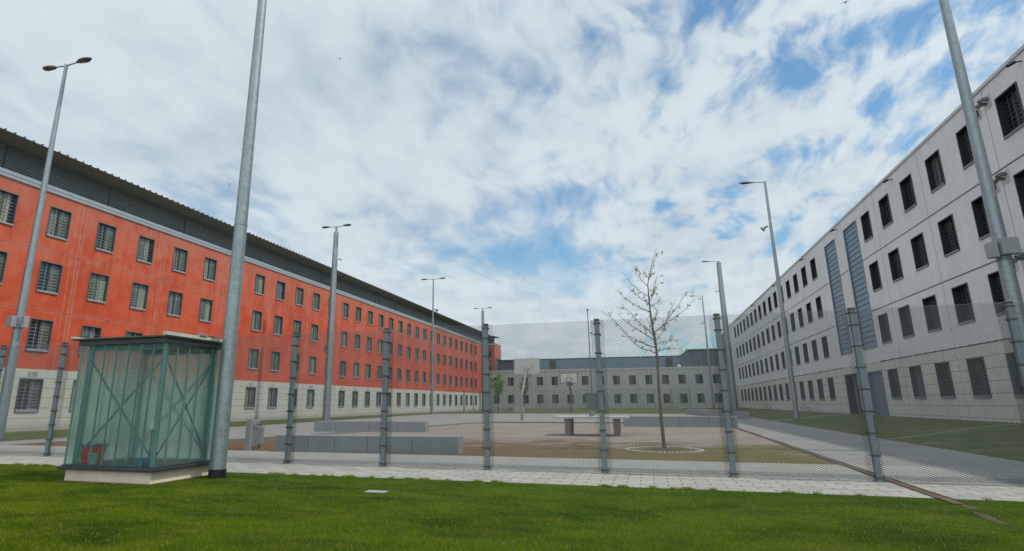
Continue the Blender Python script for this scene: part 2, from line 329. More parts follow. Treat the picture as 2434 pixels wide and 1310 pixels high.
# ------------------------------------------------------------------ mesh helpers
class MB:
    def __init__(s): s.v = []; s.f = []; s.sm = []
    def add(s, vs, fs, smooth=False):
        n = len(s.v); s.v += [tuple(p) for p in vs]; s.f += [tuple(i + n for i in f) for f in fs]; s.sm += [smooth] * len(fs); return s
    def box(s, a, b, bev=0):
        (x0, y0, z0), (x1, y1, z1) = a, b
        if bev <= 0:
            vs = [(x0, y0, z0), (x1, y0, z0), (x1, y1, z0), (x0, y1, z0), (x0, y0, z1), (x1, y0, z1), (x1, y1, z1), (x0, y1, z1)]
            return s.add(vs, [(0, 3, 2, 1), (4, 5, 6, 7), (0, 1, 5, 4), (1, 2, 6, 5), (2, 3, 7, 6), (3, 0, 4, 7)])
        e = bev   # chamfered vertical and top edges
        def ring(i, z): return [(x0 + i + e, y0 + i, z), (x1 - i - e, y0 + i, z), (x1 - i, y0 + i + e, z), (x1 - i, y1 - i - e, z), (x1 - i - e, y1 - i, z), (x0 + i + e, y1 - i, z), (x0 + i, y1 - i - e, z), (x0 + i, y0 + i + e, z)]
        vs = ring(0, z0) + ring(0, z1 - e) + ring(e, z1)
        fs = [tuple(range(7, -1, -1)), tuple(range(16, 24))]
        for r in (0, 8):
            for i in range(8): j = (i + 1) % 8; fs.append((r + i, r + j, r + 8 + j, r + 8 + i))
        return s.add(vs, fs)
    def obox(s, c, size, rz=0, bev=0, rot=None):
        t = MB(); sx, sy, sz = size; t.box((-sx / 2, -sy / 2, 0), (sx / 2, sy / 2, sz), bev)
        R = rot if rot is not None else Matrix.Rotation(rz, 3, 'Z'); c = Vector(c)
        return s.add([tuple(R @ Vector(p) + c) for p in t.v], t.f)
    def beam(s, a, b, w, h):
        a, b = Vector(a), Vector(b); d = (b - a); L = d.length; q = d.to_track_quat('Z', 'Y').to_matrix()
        return s.obox(a, (w, h, L), rot=q)
    def tube(s, pts, rs, n=12, cap=True, smooth=True):
        pts = [Vector(p) for p in pts]
        if not isinstance(rs, (list, tuple)): rs = [rs] * len(pts)
        vs = []; fs = []; up = None
        for i, p in enumerate(pts):
            d = (pts[min(i + 1, len(pts) - 1)] - pts[max(i - 1, 0)])
            if d.length < 1e-9: d = Vector((0, 0, 1))
            d.normalize()
            if up is None: up = d.orthogonal().normalized()
            a = (up - d * up.dot(d));
            a = a.normalized() if a.length > 1e-6 else d.orthogonal().normalized(); up = a; c = d.cross(a)
            vs += [tuple(p + (a * math.cos(2 * PI * k / n) + c * math.sin(2 * PI * k / n)) * rs[i]) for k in range(n)]
        for i in range(len(pts) - 1):
            for k in range(n): k2 = (k + 1) % n; fs.append((i * n + k, i * n + k2, (i + 1) * n + k2, (i + 1) * n + k))
        s.add(vs, fs, smooth)
        if cap:
            m = len(pts) - 1
            s.add([vs[k] for k in range(n)], [tuple(range(n - 1, -1, -1))]); s.add([vs[m * n + k] for k in range(n)], [tuple(range(n))])
        return s
    def build(s, name, mat, parent=None, loc=None):
        me = bpy.data.meshes.new(name); me.from_pydata(s.v, [], s.f)
        me.polygons.foreach_set('use_smooth', s.sm); me.materials.append(mat); me.update()
        o = bpy.data.objects.new(name, me); COL.objects.link(o)
        if parent: o.parent = parent
        if loc: o.location = loc
        return o
def tag(o, label=None, cat=None, group=None, kind=None):
    if label: o['label'] = label
    if cat: o['category'] = cat
    if group: o['group'] = group
    if kind: o['kind'] = kind
    return o
def empty(name, loc, label, cat, group=None):
    o = bpy.data.objects.new(name, None); COL.objects.link(o); o.location = loc; o.empty_display_size = .3
    return tag(o, label, cat, group)
def copy_tree(o, parent=None):
    c = o.copy(); COL.objects.link(c); c.parent = parent
    for ch in [x for x in bpy.data.objects if x.parent == o]: copy_tree(ch, c)
    return c
KIDS = {}
def inst(proto, parent, loc, rz=0.0):
    """copy a part with its sub-parts (children listed in KIDS)"""
    c = proto.copy(); COL.objects.link(c); c.parent = parent; c.location = loc; c.rotation_euler = (0, 0, rz)
    for ch in KIDS[proto.name]:
        d = ch.copy(); COL.objects.link(d); d.parent = c
    return c

# ------------------------------------------------------------------ ground
def ss(t): t = min(1, max(0, t)); return t * t * (3 - 2 * t)
def G(x, y):
    r = ss((x - 5.5) / 7.5) * ss((y - 8) / 6 + .2)
    return .4 * r + .2 * ss((y - 40) / 60) * (1 - r) * ss((x + 28) / 14)
def brk(a, b, step=.5):
    s = {a, b}; k = math.ceil(a / step)
    while k * step < b: s.add(k * step); k += 1
    return sorted(s)
def grid(name, xs, ys, mat, off, fn=None):
    vs = [(x, y, G(x, y) + off + (fn(x, y) if fn else 0)) for y in ys for x in xs]; nx = len(xs)
    fs = [(j * nx + i, j * nx + i + 1, (j + 1) * nx + i + 1, (j + 1) * nx + i) for j in range(len(ys) - 1) for i in range(nx - 1)]
    mb = MB(); mb.add(vs, fs, True); return mb.build(name, mat)
def poly(name, pts, mat, z):
    mb = MB(); mb.add([(x, y, z) for x, y in pts], [tuple(range(len(pts)))]); return mb.build(name, mat)
def band(name, rows, mat, off, step=.5):
    """sheet between left and right edges given as (y, x0, x1) rows"""
    vs = []; n = 26
    ys = brk(rows[0][0], rows[-1][0], step)
    for y in ys:
        for k in range(len(rows) - 1):
            if rows[k][0] <= y <= rows[k + 1][0]:
                t = (y - rows[k][0]) / (rows[k + 1][0] - rows[k][0]); a = rows[k][1] + t * (rows[k + 1][1] - rows[k][1]); b = rows[k][2] + t * (rows[k + 1][2] - rows[k][2]); break
        for i in range(n + 1):
            x = a + (b - a) * i / n; vs.append((x, y, G(x, y) + off))
    fs = [(j * (n + 1) + i, j * (n + 1) + i + 1, (j + 1) * (n + 1) + i + 1, (j + 1) * (n + 1) + i) for j in range(len(ys) - 1) for i in range(n)]
    mb = MB(); mb.add(vs, fs, True); return mb.build(name, mat)
xs = [-900, -300, -120, -60] + brk(-40, 20, .5) + [40, 90, 300, 900]
ys = [-400, -100, -30] + brk(-12, 106, .5) + [140, 300, 1200]
tag(grid('ground', xs, ys, MT['asphalt'], 0), kind='structure')
tag(grid('lawn', brk(-40, 30, .5), brk(-12, 9.15, .5), MT['lawn'], .006), kind='structure')
tag(grid('paved_path', brk(-40, 30, .5), brk(9.15, 10.82, .5), MT['paver'], .008), kind='structure')
tag(grid('darker_path', brk(-40, 30, .5), brk(10.82, 11.75, .5), MT['paver_dark'], .005), kind='structure')  # strip just behind the fence, laid in the darker paver tone
tag(grid('inner_path', brk(-40, 5.5, .5), brk(11.75, 13.45, .5), MT['path'], .004), kind='structure')
tag(poly('gravel_court', [(-19, 13.45), (3.46, 13.45), (3.95, 33), (3.95, 36), (-9.4, 36), (-10.3, 33.5), (-11.1, 28.4), (-12.1, 22), (-12.9, 17.1), (-13.6, 16.4), (-19, 15.9)], MT['gravel'], .004), kind='structure')
mb = MB()
kp = [(-19, 15.9), (-13.6, 16.4), (-12.9, 17.1), (-12.1, 22), (-11.1, 28.4), (-10.3, 33.5), (-9.4, 36), (3.95, 36)]
for a, b in zip(kp, kp[1:]):
    L = math.hypot(b[0] - a[0], b[1] - a[1]); n = max(1, int(L / 1.0)); an = math.atan2(b[1] - a[1], b[0] - a[0])
    for i in range(n):
        t = (i + .5) / n; mb.obox((a[0] + (b[0] - a[0]) * t, a[1] + (b[1] - a[1]) * t, 0), (L / n - .02, .10, .075), an)
tag(mb.build('kerb', MT['galv_dark'] if 0 else M('kerb_stone', (.20, .20, .19), .9, 0, .2, 3)), kind='structure')
tag(band('side_grass', [(0, -27.0, -20.2), (30, -27.0, -21.5), (60, -27.2, -23.4), (100.8, -27.2, -25.0)], MT['lawn_side'], .006), kind='structure')
tag(band('wall_strip', [(0, -28.3, -27.0), (30, -28.3, -27.0), (60, -28.3, -27.2), (100.8, -28.3, -27.2)], MT['drygrass'], .010), kind='structure')
tag(band('far_grass', [(64, -24.8, 3.8), (70, -24.9, 6.2), (100.9, -25.0, 7.9)], MT['lawn_side'], .012), kind='structure')
tag(band('bank_grass', [(9.0, 6.9, 13.3), (56, 7.6, 13.3), (100.9, 7.9, 13.3)], MT['lawn_shade'], .010), kind='structure')
tag(band('far_path', [(76.5, -28, -17.2), (78.0, -28, -16.8)], MT['path'], .022), kind='structure')
rs = random.Random(12); mb = MB()
for cx_, cy_, rx_, ry_ in ((3.48, 8.52, .06, .20), (3.33, 7.80, .06, .38)):
    n = 22; mb.add([(cx_ + rx_ * (1 + rs.uniform(-.35, .35)) * math.cos(2 * PI * k / n) + .12 * ry_ * math.sin(2 * PI * k / n), cy_ + ry_ * (1 + rs.uniform(-.25, .25)) * math.sin(2 * PI * k / n), .011) for k in range(n)], [tuple(range(n))])
tag(mb.build('bare_soil', MT['soil']), kind='structure')
# court lines painted on the playing surface
mb = MB()
for (x0, y0, x1, y1) in ((-18.5, 60.0, -6.2, 60.0), (-6.4, 50.5, -5.9, 60.2), (-15.8, 49.5, -15.3, 58.0), (-3.9, 38.5, -1.6, 52.0)):
    L = math.hypot(x1 - x0, y1 - y0); a = math.atan2(y1 - y0, x1 - x0)
    n = int(L); 
    for i in range(n):
        t0 = i / n; t1 = (i + 1) / n; p = [(x0 + (x1 - x0) * t, y0 + (y1 - y0) * t) for t in (t0, t1)]
        nx, ny = -math.sin(a) * .04, math.cos(a) * .04
        mb.add([(p[0][0] - nx, p[0][1] - ny, G(*p[0]) + .008), (p[1][0] - nx, p[1][1] - ny, G(*p[1]) + .008), (p[1][0] + nx, p[1][1] + ny, G(*p[1]) + .008), (p[0][0] + nx, p[0][1] + ny, G(*p[0]) + .008)], [(0, 1, 2, 3)])
tag(mb.build('court_marking', MT['paint']), kind='structure')
# strips crossing the bank
mb = MB()
def strip(mb, p, q, w, off):
    n = 24; a = math.atan2(q[1] - p[1], q[0] - p[0]); nx, ny = -math.sin(a) * w / 2, math.cos(a) * w / 2; vs = []
    for i in range(n + 1):
        t = i / n; x, y = p[0] + (q[0] - p[0]) * t, p[1] + (q[1] - p[1]) * t
        for s_ in (-1, 0, 1): vs.append((x + nx * s_, y + ny * s_, G(x + nx * s_, y + ny * s_) + off))
    mb.add(vs, [(3 * i + k, 3 * i + 3 + k, 3 * i + 4 + k, 3 * i + 1 + k) for i in range(n) for k in (0, 1)], True)
strip(mb, (7.0, 21.6), (13.1, 26.4), .20, .016); strip(mb, (7.3, 40.5), (13.1, 45.4), .9, .016); strip(mb, (12.9, 12), (12.9, 100), .35, .020)
tag(mb.build('bank_path', MT['paver_dark']), kind='structure')
# grass blades on the near lawn
def blades(name, n, sampler, h0, h1, w, mat, zoff=.004):
    P = sampler(n); n = len(P)
    a = rng.uniform(0, 2 * PI, n); h = rng.uniform(h0, h1, n); lean = rng.normal(0, .45, (n, 2)) * h[:, None]; ww = w * rng.uniform(.7, 1.3, n)
    ca, sa = np.cos(a) * ww, np.sin(a) * ww; z = np.full(n, zoff)
    v = np.empty((n, 3, 3)); v[:, 0] = np.stack([P[:, 0] - ca, P[:, 1] - sa, z], 1); v[:, 1] = np.stack([P[:, 0] + ca, P[:, 1] + sa, z], 1)
    v[:, 2] = np.stack([P[:, 0] + lean[:, 0], P[:, 1] + lean[:, 1], z + h], 1)
    me = bpy.data.meshes.new(name); me.vertices.add(n * 3); me.vertices.foreach_set('co', v.ravel().astype(np.float32))
    me.loops.add(n * 3); me.loops.foreach_set('vertex_index', np.arange(n * 3, dtype=np.int32)); me.polygons.add(n); me.polygons.foreach_set('loop_start', np.arange(0, n * 3, 3, dtype=np.int32))
    me.update(calc_edges=True); me.materials.append(mat); o = bpy.data.objects.new(name, me); COL.objects.link(o); return o
def samp(n):
    y = rng.uniform(2.8, 9.22, n * 2); x = rng.uniform(-1, 1, n * 2); X = -y * .42 + x * (y * 1.10 + 1.0)
    keep = rng.uniform(0, 1, n * 2) < .42 + .58 * (9 - y) / 6
    # nothing grows under the kiosk, the cover plate or on the bare soil
    edge = 9.15 + .05 * np.sin(X * 3.1) + .04 * np.sin(X * 11 + 1) + rng.normal(0, .02, n * 2)
    k = keep & ~((X > -9.12) & (X < -7.38) & (y > 7.46) & (y < 8.74)) & ~((X > -3.86) & (X < -3.54) & (y > 7.63) & (y < 7.83)) & (y < edge)
    cx = 3.33 + .10 * np.sin(y * 2.2); wd = .085 * (np.abs(np.sin(y * 4.3)) > .45)
    soil = (np.abs(X - cx) < wd) & (y > 5.7) & (rng.uniform(0, 1, n * 2) < .28)
    dr = (np.abs(X - 3.47) < .075) & (y > 8.7)
    fr = (X > -9.22) & (X < -7.29) & (y > 7.35) & (y < 8.85) & (rng.uniform(0, 1, n * 2) < .75)
    k = k & ~soil & ~dr & ~fr
    return np.stack([X[k], y[k]], 1)[:n]
g1 = blades('grass', 420000, samp, .010, .030, .0026, MT['blade']); tag(g1, 'short green mown grass covering the near lawn in front of the fence', 'grass', kind='stuff')
def samp_t(n):
    c = rng.uniform(0, 1, (90, 2)); C_ = np.stack([-14 + 24 * c[:, 0], 9.10 + .08 * c[:, 1]], 1)
    i = rng.integers(0, 90, n); return C_[i] + rng.normal(0, .03, (n, 2))
g2 = blades('weeds', 7000, samp_t, .02, .048, .003, MT['blade']); tag(g2, 'longer tufts of grass creeping over the paver edge', 'weeds', kind='stuff')

# ------------------------------------------------------------------ windows
def make_window(w, h, d, mats, variant, bars_x, bars_z, proud=.035, gd=.11):
    """window in a wall whose outer face is x=0 and looks along +x; y across, z up; origin at lower left corner"""
    fm, sm, bm_, pm, em = mats; t = .045
    f = MB()
    f.box((-d, 0, 0), (proud, t, h)); f.box((-d, w - t, 0), (proud, w, h)); f.box((-d, t, h - t), (proud, w - t, h)); f.box((-d, t, 0), (-.03, w - t, t * 1.2))
    fo = f.build('window', fm)
    s = MB(); s.add([(-.04, t, .115), (proud + .03, t, .075), (proud + .03, w - t, .075), (-.04, w - t, .115), (-.04, t, .003), (proud + .03, t, .003), (proud + .03, w - t, .003), (-.04, w - t, .003)],
                    [(0, 1, 2, 3), (1, 5, 6, 2), (4, 7, 6, 5), (0, 4, 5, 1), (3, 2, 6, 7)])
    so = s.build('sill', sm, fo)
    b = MB(); gx = -gd
    for i in range(1, bars_x + 1):
        y = t + (w - 2 * t) * i / (bars_x + 1); b.box((gx - .012, y - .011, .06), (gx + .012, y + .011, h - t))
    for k in range(bars_z):
        z = .12 + (h - .22) * k / (bars_z - 1); b.box((gx - .028, t, z - .009), (gx - .014, w - t, z + .009))
    bo = b.build('grille', bm_, fo)
    p = MB(); p.box((-d, t, t), (-d + .02, w - t, h - t)); p.box((-d + .02, w * .5 - .03, t), (-d + .05, w * .5 + .03, h - t))
    po = p.build('pane', pm, fo); kids = [so, bo, po]
    y0, y1 = (w * .54, w - t - .01) if variant % 2 == 0 else (t + .01, w * .46)
    e = MB(); n = 9                                          # ventilation leaf with horizontal lamellae
    for k in range(n):
        z0 = .10 + (h - .20) * k / n; z1 = z0 + (h - .20) / n - .045
        e.add([(-d + .052, y0, z0), (-d + .052, y1, z0), (-d + .066, y1, z1), (-d + .066, y0, z1)], [(0, 1, 2, 3)])
    e.box((-d + .045, y0, .07), (-d + .075, y0 + .025, h - .07)); e.box((-d + .045, y1 - .025, .07), (-d + .075, y1, h - .07))
    kids.append(e.build('ventilation_leaf', em, fo))
    if variant >= 0 and variant < 8:
        cm = MT['curtains'][(variant // 2) % 4]
        c0, c1 = (t + .01, w * .5 - .04) if variant % 2 == 0 else (w * .5 + .04, w - t - .01)
        if variant in (2, 3, 5): c1 = c0 + (c1 - c0) * .6
        if variant in (4, 7): c0 = c1 - (c1 - c0) * .55
        n = 14; vs = []
        for i in range(n + 1):
            y = c0 + (c1 - c0) * i / n; x = -d + .030 + .008 * math.sin(i * 2.1)
            vs += [(x, y, .06), (x, y, h - .06)]
        c = MB(); c.add(vs, [(2 * i, 2 * i + 2, 2 * i + 3, 2 * i + 1) for i in range(n)], True)
        kids.append(c.build('curtain', cm, fo))
    KIDS[fo.name] = kids
    return fo
def wall(name, parent, mat, axis, at, u0, u1, z0, z1, holes):
    """wall face in the plane axis=at, with rectangular openings (u0,u1,z0,z1)"""
    us = sorted({u0, u1} | {h[0] for h in holes} | {h[1] for h in holes}); zs = sorted({z0, z1} | {h[2] for h in holes} | {h[3] for h in holes})
    us = [u for u in us if u0 <= u <= u1]; zs = [z for z in zs if z0 <= z <= z1]
    hs = set()
    for a, b, c, d in holes:
        for i in range(len(us) - 1):
            if us[i] >= a - 1e-6 and us[i + 1] <= b + 1e-6:
                for j in range(len(zs) - 1):
                    if zs[j] >= c - 1e-6 and zs[j + 1] <= d + 1e-6: hs.add((i, j))
    P = (lambda u, z: (at, u, z)) if axis == 0 else (lambda u, z: (u, at, z))
    nz = len(zs); vs = [P(u, z) for u in us for z in zs]
    fs = [(i * nz + j, (i + 1) * nz + j, (i + 1) * nz + j + 1, i * nz + j + 1) for i in range(len(us) - 1) for j in range(nz - 1) if (i, j) not in hs]
    mb = MB(); mb.add(vs, fs); return mb.build(name, mat, parent)

# ------------------------------------------------------------------ red building (left)
XL = -28.2
LB = empty('cell_block', (XL - 7, 50, 0), 'long four storey red plastered cell block with pale concrete ground floor and overhanging metal roof', 'building')
def LC(p): return (p[0] - (XL - 7), p[1] - 50, p[2])          # world -> building space
class LBM(MB):
    pass
WLY = [17.37 + 2.72 * k for k in range(0, 30)] ; WLW = 1.15; WLH = 1.56
ZL = [.86, 3.71, 6.58, 9.42]
holes = [(y, y + WLW, z, z + WLH) for y in WLY for z in ZL]
holes += [(17.37 - 2.72 * k, 17.37 - 2.72 * k + WLW, z, z + WLH) for k in range(1, 4) for z in ZL]
off = (-(XL - 7), -50, 0)
def place(o): o.location = off; return o
zb = 2.86
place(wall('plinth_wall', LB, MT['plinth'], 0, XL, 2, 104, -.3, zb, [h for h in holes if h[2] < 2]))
place(wall('wall', LB, MT['red'], 0, XL, 2, 104, zb, 11.66, [h for h in holes if h[2] > 2]))
mb = MB(); mb.box((XL - 14, 2, -.3), (XL - .5, 104, 13)); place(mb.build('core', MT['trim'], LB))
# end wing beyond the far building
place(wall('wing_wall', LB, MT['red'], 1, 104.0, XL, -26.6, -.3, 11.66, [(-28.0, -26.95, 9.5, 10.6), (-28.0, -26.95, 6.65, 7.75)]))
mb = MB(); mb.box((-27.2, 104.002, -.3), (-26.6, 104.4, 11.66)); mb.box((XL - 14, 104.41, -.3), (XL - .6, 118.1, 13)); place(mb.build('wing_side_wall', MT['red'], LB))
for z in (9.5, 6.65):
    mb = MB(); mb.box((-28.0, 104.12, z), (-26.95, 104.25, z + 1.1)); mb.box((-28.0, 103.97, z), (-27.95, 104.15, z + 1.1)); mb.box((-27.0, 103.97, z), (-26.95, 104.15, z + 1.1)); place(mb.build('window', MT['framed'], LB))
# band, louvres, soffit, roof
mb = MB(); mb.box((XL - .2, 2, 11.66), (XL + .05, 104, 11.80)); mb.box((XL - .2, 2, 11.815), (XL + .085, 104, 11.98)); mb.box((XL, 103.95, 11.66), (-26.55, 104.2, 11.98)); place(mb.build('cornice_band', MT['band'], LB))
mb = MB(); n = 10; z0 = 12.0; dzz = (13.13 - 12.0) / n
mb.box((XL - .3, 2, 11.985), (XL - .10, 104, 13.2))
for k in range(n):
    z = z0 + k * dzz
    mb.add([(XL - .10, 2, z), (XL - .10, 104.1, z), (XL - .02, 104.1, z + dzz * .15), (XL - .02, 2, z + dzz * .15), (XL - .02, 104.1, z + dzz * .72), (XL - .02, 2, z + dzz * .72), (XL - .10, 104.1, z + dzz * .9), (XL - .10, 2, z + dzz * .9)], [(0, 1, 2, 3), (3, 2, 4, 5), (5, 4, 6, 7)])
mb.box((XL - .1, 104.1, 11.985), (-26.65, 104.3, 13.2))
place(mb.build('louvre_band', MT['slat'], LB))
mb = MB(); y = 17.6
while y > 4: y -= 5.65
while y < 104: mb.box((XL - .09, y - .03, 11.99), (XL + .0, y + .03, 13.12)); y += 5.65
place(mb.build('louvre_joint', MT['trim'], LB))
ov = 1.1
mb = MB(); mb.add([(XL - .4, 1, 13.13), (XL + ov, 1, 13.30), (XL + ov, 103, 13.30), (XL - .4, 103, 13.13)], [(0, 1, 2, 3)])
mb.add([(XL - .4, 103, 13.13), (XL + ov, 103, 13.30), (-25.55, 103, 13.02), (-25.9, 104.6, 13.02), (XL - .4, 104.6, 13.13)], [(0, 1, 2, 3, 4)])
place(mb.build('soffit', MT['soffit'], LB))
mb = MB(); mb.add([(XL + ov, 1, 13.302), (XL + ov + .03, 1, 13.36), (XL - 14, 1, 13.9), (XL + ov, 103, 13.302), (XL + ov + .03, 103, 13.36), (XL - 14, 119, 13.9), (XL - 14, 1, 13.302)], [(0, 3, 4, 1), (1, 4, 5, 2), (0, 1, 2, 6)])
mb.add([(XL + ov, 103, 13.302), (XL + ov + .03, 103, 13.36), (-25.5, 103, 13.06), (-25.85, 104.7, 13.06), (XL - 14, 119, 13.9)], [(0, 2, 1), (1, 2, 3, 4)])
y = 1.2
while y < 103:                                                # standing seams
    mb.box((XL + ov - .3, y, 13.33), (XL + ov + .05, y + .04, 13.435)); y += .43
place(mb.build('roof', MT['roofm'], LB))
L_PROTO = [make_window(WLW, WLH, .17, (MT['frame'], MT['sill'], MT['bars'], MT['pane'], MT['panel']), v, 2, 9) for v in range(9)]
pick = random.Random(5)
STUFF = []
for k in range(-1, 30):
    y = 17.37 + 2.72 * (k + 0) if k >= 0 else 17.37 - 2.72
    if k == -1: continue
    for r, z in enumerate(ZL):
        if k == 0 and r < 2: pass
        v = pick.choice([0, 1, 0, 1, 2, 3, 4, 5, 6, 7, 8, 8]); pr = L_PROTO[v]
        if len([1]) and k <= 24: inst(pr, LB, (XL + off[0], y + off[1], z))
        else: STUFF.append((pr, XL, y, z))
def stuff_windows(parent, items, name, off, mat, rz=0):
    """the far remainder of a row of like windows, one mesh"""
    mb = MB()
    for pr, x, y, z in items:
        for ch in [pr] + KIDS[pr.name][:2]:
            me = ch.data
            if rz == 0: vs = [(v.co.x + x, v.co.y + y, v.co.z + z) for v in me.vertices]
            else: vs = [(v.co.y * 1 + x, -v.co.x + y, v.co.z + z) for v in me.vertices]
            mb.add(vs, [tuple(p.vertices) for p in me.polygons])
    o = mb.build(name, mat, parent); o.location = off; o['kind'] = 'stuff'; return o
stuff_windows(LB, STUFF, 'window_row', off, MT['frame'])
mb = MB()
for pr, x, y, z in STUFF: mb.box((x - .17, y + .04, z + .04), (x - .16, y + WLW - .04, z + WLH - .04))
o = mb.build('window_row_glass', MT['panel'], LB); o.location = off; o['kind'] = 'stuff'
# painted cell numbers
def text_mesh(body, size):
    cu = bpy.data.curves.new('number_sign', 'FONT'); cu.body = body; cu.size = size; cu.align_x = 'CENTER'; cu.extrude = .002; cu.resolution_u = 3
    o = bpy.data.objects.new('tmp_text', cu); COL.objects.link(o); dg = bpy.context.evaluated_depsgraph_get(); me = bpy.data.meshes.new_from_object(o.evaluated_get(dg)); bpy.data.objects.remove(o)
    me.materials.clear(); me.materials.append(MT['ink']); return me
def wall_text(body, parent, x, y, z, size, off, facing=1):
    o = bpy.data.objects.new('number_sign', text_mesh(body, size)); COL.objects.link(o); o.parent = parent
    o.location = (x + off[0], y + off[1], z + off[2]); o.rotation_euler = (PI / 2, 0, PI / 2 * facing); return o
for k in range(1, 15):
    y = 17.37 + 2.72 * k + .57
    wall_text('%03d' % (39 - k), LB, XL + .006, y, 2.50, .33, off)
    wall_text('%03d' % (140 - k), LB, XL + .006, y, 3.42, .33, off)

# ------------------------------------------------------------------ light grey building (right)
XR = 13.2
RB = empty('concrete_cell_block', (XR + 7, 50, .3), 'long four storey light grey concrete cell block with flat parapet and dark barred windows', 'building')
offR = (-(XR + 7), -50, -.3)
def placeR(o): o.location = offR; return o
WRW, WRH = 1.33, 1.64
WRY = [22.88 - 2.92 * 2, 22.88 - 2.92] + [22.88 + 2.905 * k for k in range(6)] + [49.15 + 2.905 * k for k in range(16)]
ZR = [1.33, 4.42, 7.46, 10.49]
holes = [(y, y + WRW, z, z + WRH) for y in WRY for z in ZR]
doors = [(43.96, 46.4, -.3, 3.03), (39.6, 42.0, -.3, 3.0)]
pan = [(39.62, 42.1, 4.36, 12.22), (44.0, 46.45, 4.36, 12.22)]
zl = 3.5
placeR(wall('base_wall', RB, MT['base_wall'], 0, XR, 4, 101, -.3, zl, [h for h in holes if h[2] < 2] + doors))
placeR(wall('wall', RB, MT['white_wall'], 0, XR, 4, 101, zl, 12.9, [h for h in holes if h[2] > 2] + pan))
mb = MB(); mb.box((XR + .4, 4, -.3), (XR + 14, 116, 12.8)); mb.box((XR + .02, 101.0, -.3), (XR + .42, 116, 12.8)); placeR(mb.build('core', MT['trim'], RB))
mb = MB(); mb.box((XR - .06, 4, 12.9), (XR + .5, 101.1, 13.03)); mb.box((XR + .5, 100.7, 12.9), (XR + 14, 101.1, 13.03)); placeR(mb.build('parapet_cap', MT['parapet'], RB))
mb = MB()                                                      # storey shadow joints, 3 mm proud of nothing: narrow dark strips set in
for z in (3.5, 6.45, 9.58):
    for (a, b) in ((4, 39.6), (42.12, 43.98), (46.47, 101)):
        if z == 3.5: a, b = a, b
        mb.box((XR - .012, a, z - .022), (XR + .02, b, z + .022))
placeR(mb.build('storey_joint', MT['trim'], RB))
R_PROTO = [make_window(WRW, WRH, .24, (MT['framed'], MT['silld'], MT['barsd'], MT['paned'], MT['darkleaf']), v, 3, 9, .03, .17) for v in (6, 1, 9, 10)]
for pr in R_PROTO: pass
for iy, y in enumerate(WRY):
    for r, z in enumerate(ZR):
        if y < 22 : continue
        pr = pick.choice(R_PROTO[2:] * 5 + R_PROTO[:1])
        inst(pr, RB, (XR + offR[0], y + WRW + offR[1], z + offR[2]), PI)
for (a, b, c, d) in pan:
    mb = MB(); n = 24; h = (d - c) / n
    mb.box((XR + .12, a, c), (XR + .16, b, d)); mb.box((XR - .03, a, c), (XR + .12, a + .07, d)); mb.box((XR - .03, b - .07, c), (XR + .12, b, d)); mb.box((XR - .05, a + .07, c), (XR + .12, b - .07, c + .06)); mb.box((XR - .03, a + .07, d - .06), (XR + .12, b - .07, d))
    for k in range(n): mb.add([(XR + .035, a + .07, c + .07 + k * h), (XR + .035, b - .07, c + .07 + k * h), (XR + .048, b - .07, c + (k + 1) * h + .035), (XR + .048, a + .07, c + (k + 1) * h + .035)], [(0, 3, 2, 1)])
    placeR(mb.build('stair_glazing', MT['bluepanel'], RB))
    mb = MB()
    for k in range(n - 1): mb.box((XR + .022, a + .07, c + (k + 1) * h + .036), (XR + .13, b - .07, c + (k + 1) * h + .060))
    placeR(mb.build('glazing_bar', MT['trim'], RB))
for q, (a, b, c, d) in enumerate(doors):
    mb = MB(); mb.box((XR + .22, a, c), (XR + .3, b, d)); mb.box((XR - .02, a, c), (XR + .22, a + .09, d)); mb.box((XR - .02, b - .09, c), (XR + .22, b, d)); mb.box((XR - .02, a + .09, d - .09), (XR + .22, b - .09, d))
    if q == 1:
        for k in range(14): mb.box((XR + .10, a + .09, .45 + k * .18), (XR + .14, b - .09, .60 + k * .18))
    dd = placeR(mb.build('door', MT['darkdoor'] if q == 0 else MT['bluepanel'], RB))
    mb = MB()
    if q == 0: mb.tube([(XR + .14, a + 1.2, 1.1), (XR + .14, a + 1.2, 2.0)], .02, 8); mb.box((XR + .18, a + 1.22, .3), (XR + .219, a + 1.26, 2.9))
    else: mb.box((XR + .05, a + 1.18, .4), (XR + .099, a + 1.22, 2.9))
    o = mb.build('door_handle' if q == 0 else 'door_joint', MT['bars'], dd)
for z in (12.12, 9.08, 6.04):                                   # wall vents and exhaust cowls
    mb = MB(); mb.box((XR - .05, 25.18, z - .21), (XR, 25.22, z + .21)); mb.box((XR - .05, 25.58, z - .21), (XR, 25.62, z + .21)); mb.box((XR - .05, 25.22, z + .17), (XR, 25.58, z + .21)); mb.box((XR - .05, 25.22, z - .21), (XR, 25.58, z - .17))
    vo = placeR(mb.build('vent', MT['parapet'], RB))
    mb = MB(); mb.box((XR - .01, 25.22, z - .17), (XR - .004, 25.58, z + .17))
    for k in range(6):
        mb.box((XR - .03, 25.22, z - .15 + k * .055), (XR - .012, 25.58, z - .125 + k * .055)); mb.box((XR - .04, 25.26 + k * .055, z - .17), (XR - .032, 25.275 + k * .055, z + .17))
    mb.build('vent_grid', MT['louvre'], vo)
    mb = MB(); mb.box((XR - .02, 24.42, z - .1), (XR, 24.92, z + .42)); 
    co = placeR(mb.build('cowl_plate', MT['parapet'], RB))
    mb = MB()
    for y, zz in ((24.58, z + .24), (24.76, z + .12)):
        mb.tube([(XR, y, zz), (XR - .14, y, zz), (XR - .24, y, zz - .03), (XR - .30, y, zz - .10)], [.075, .075, .08, .085], 12)
    mb.build('cowl_pipe', MT['galv_dark'], co)
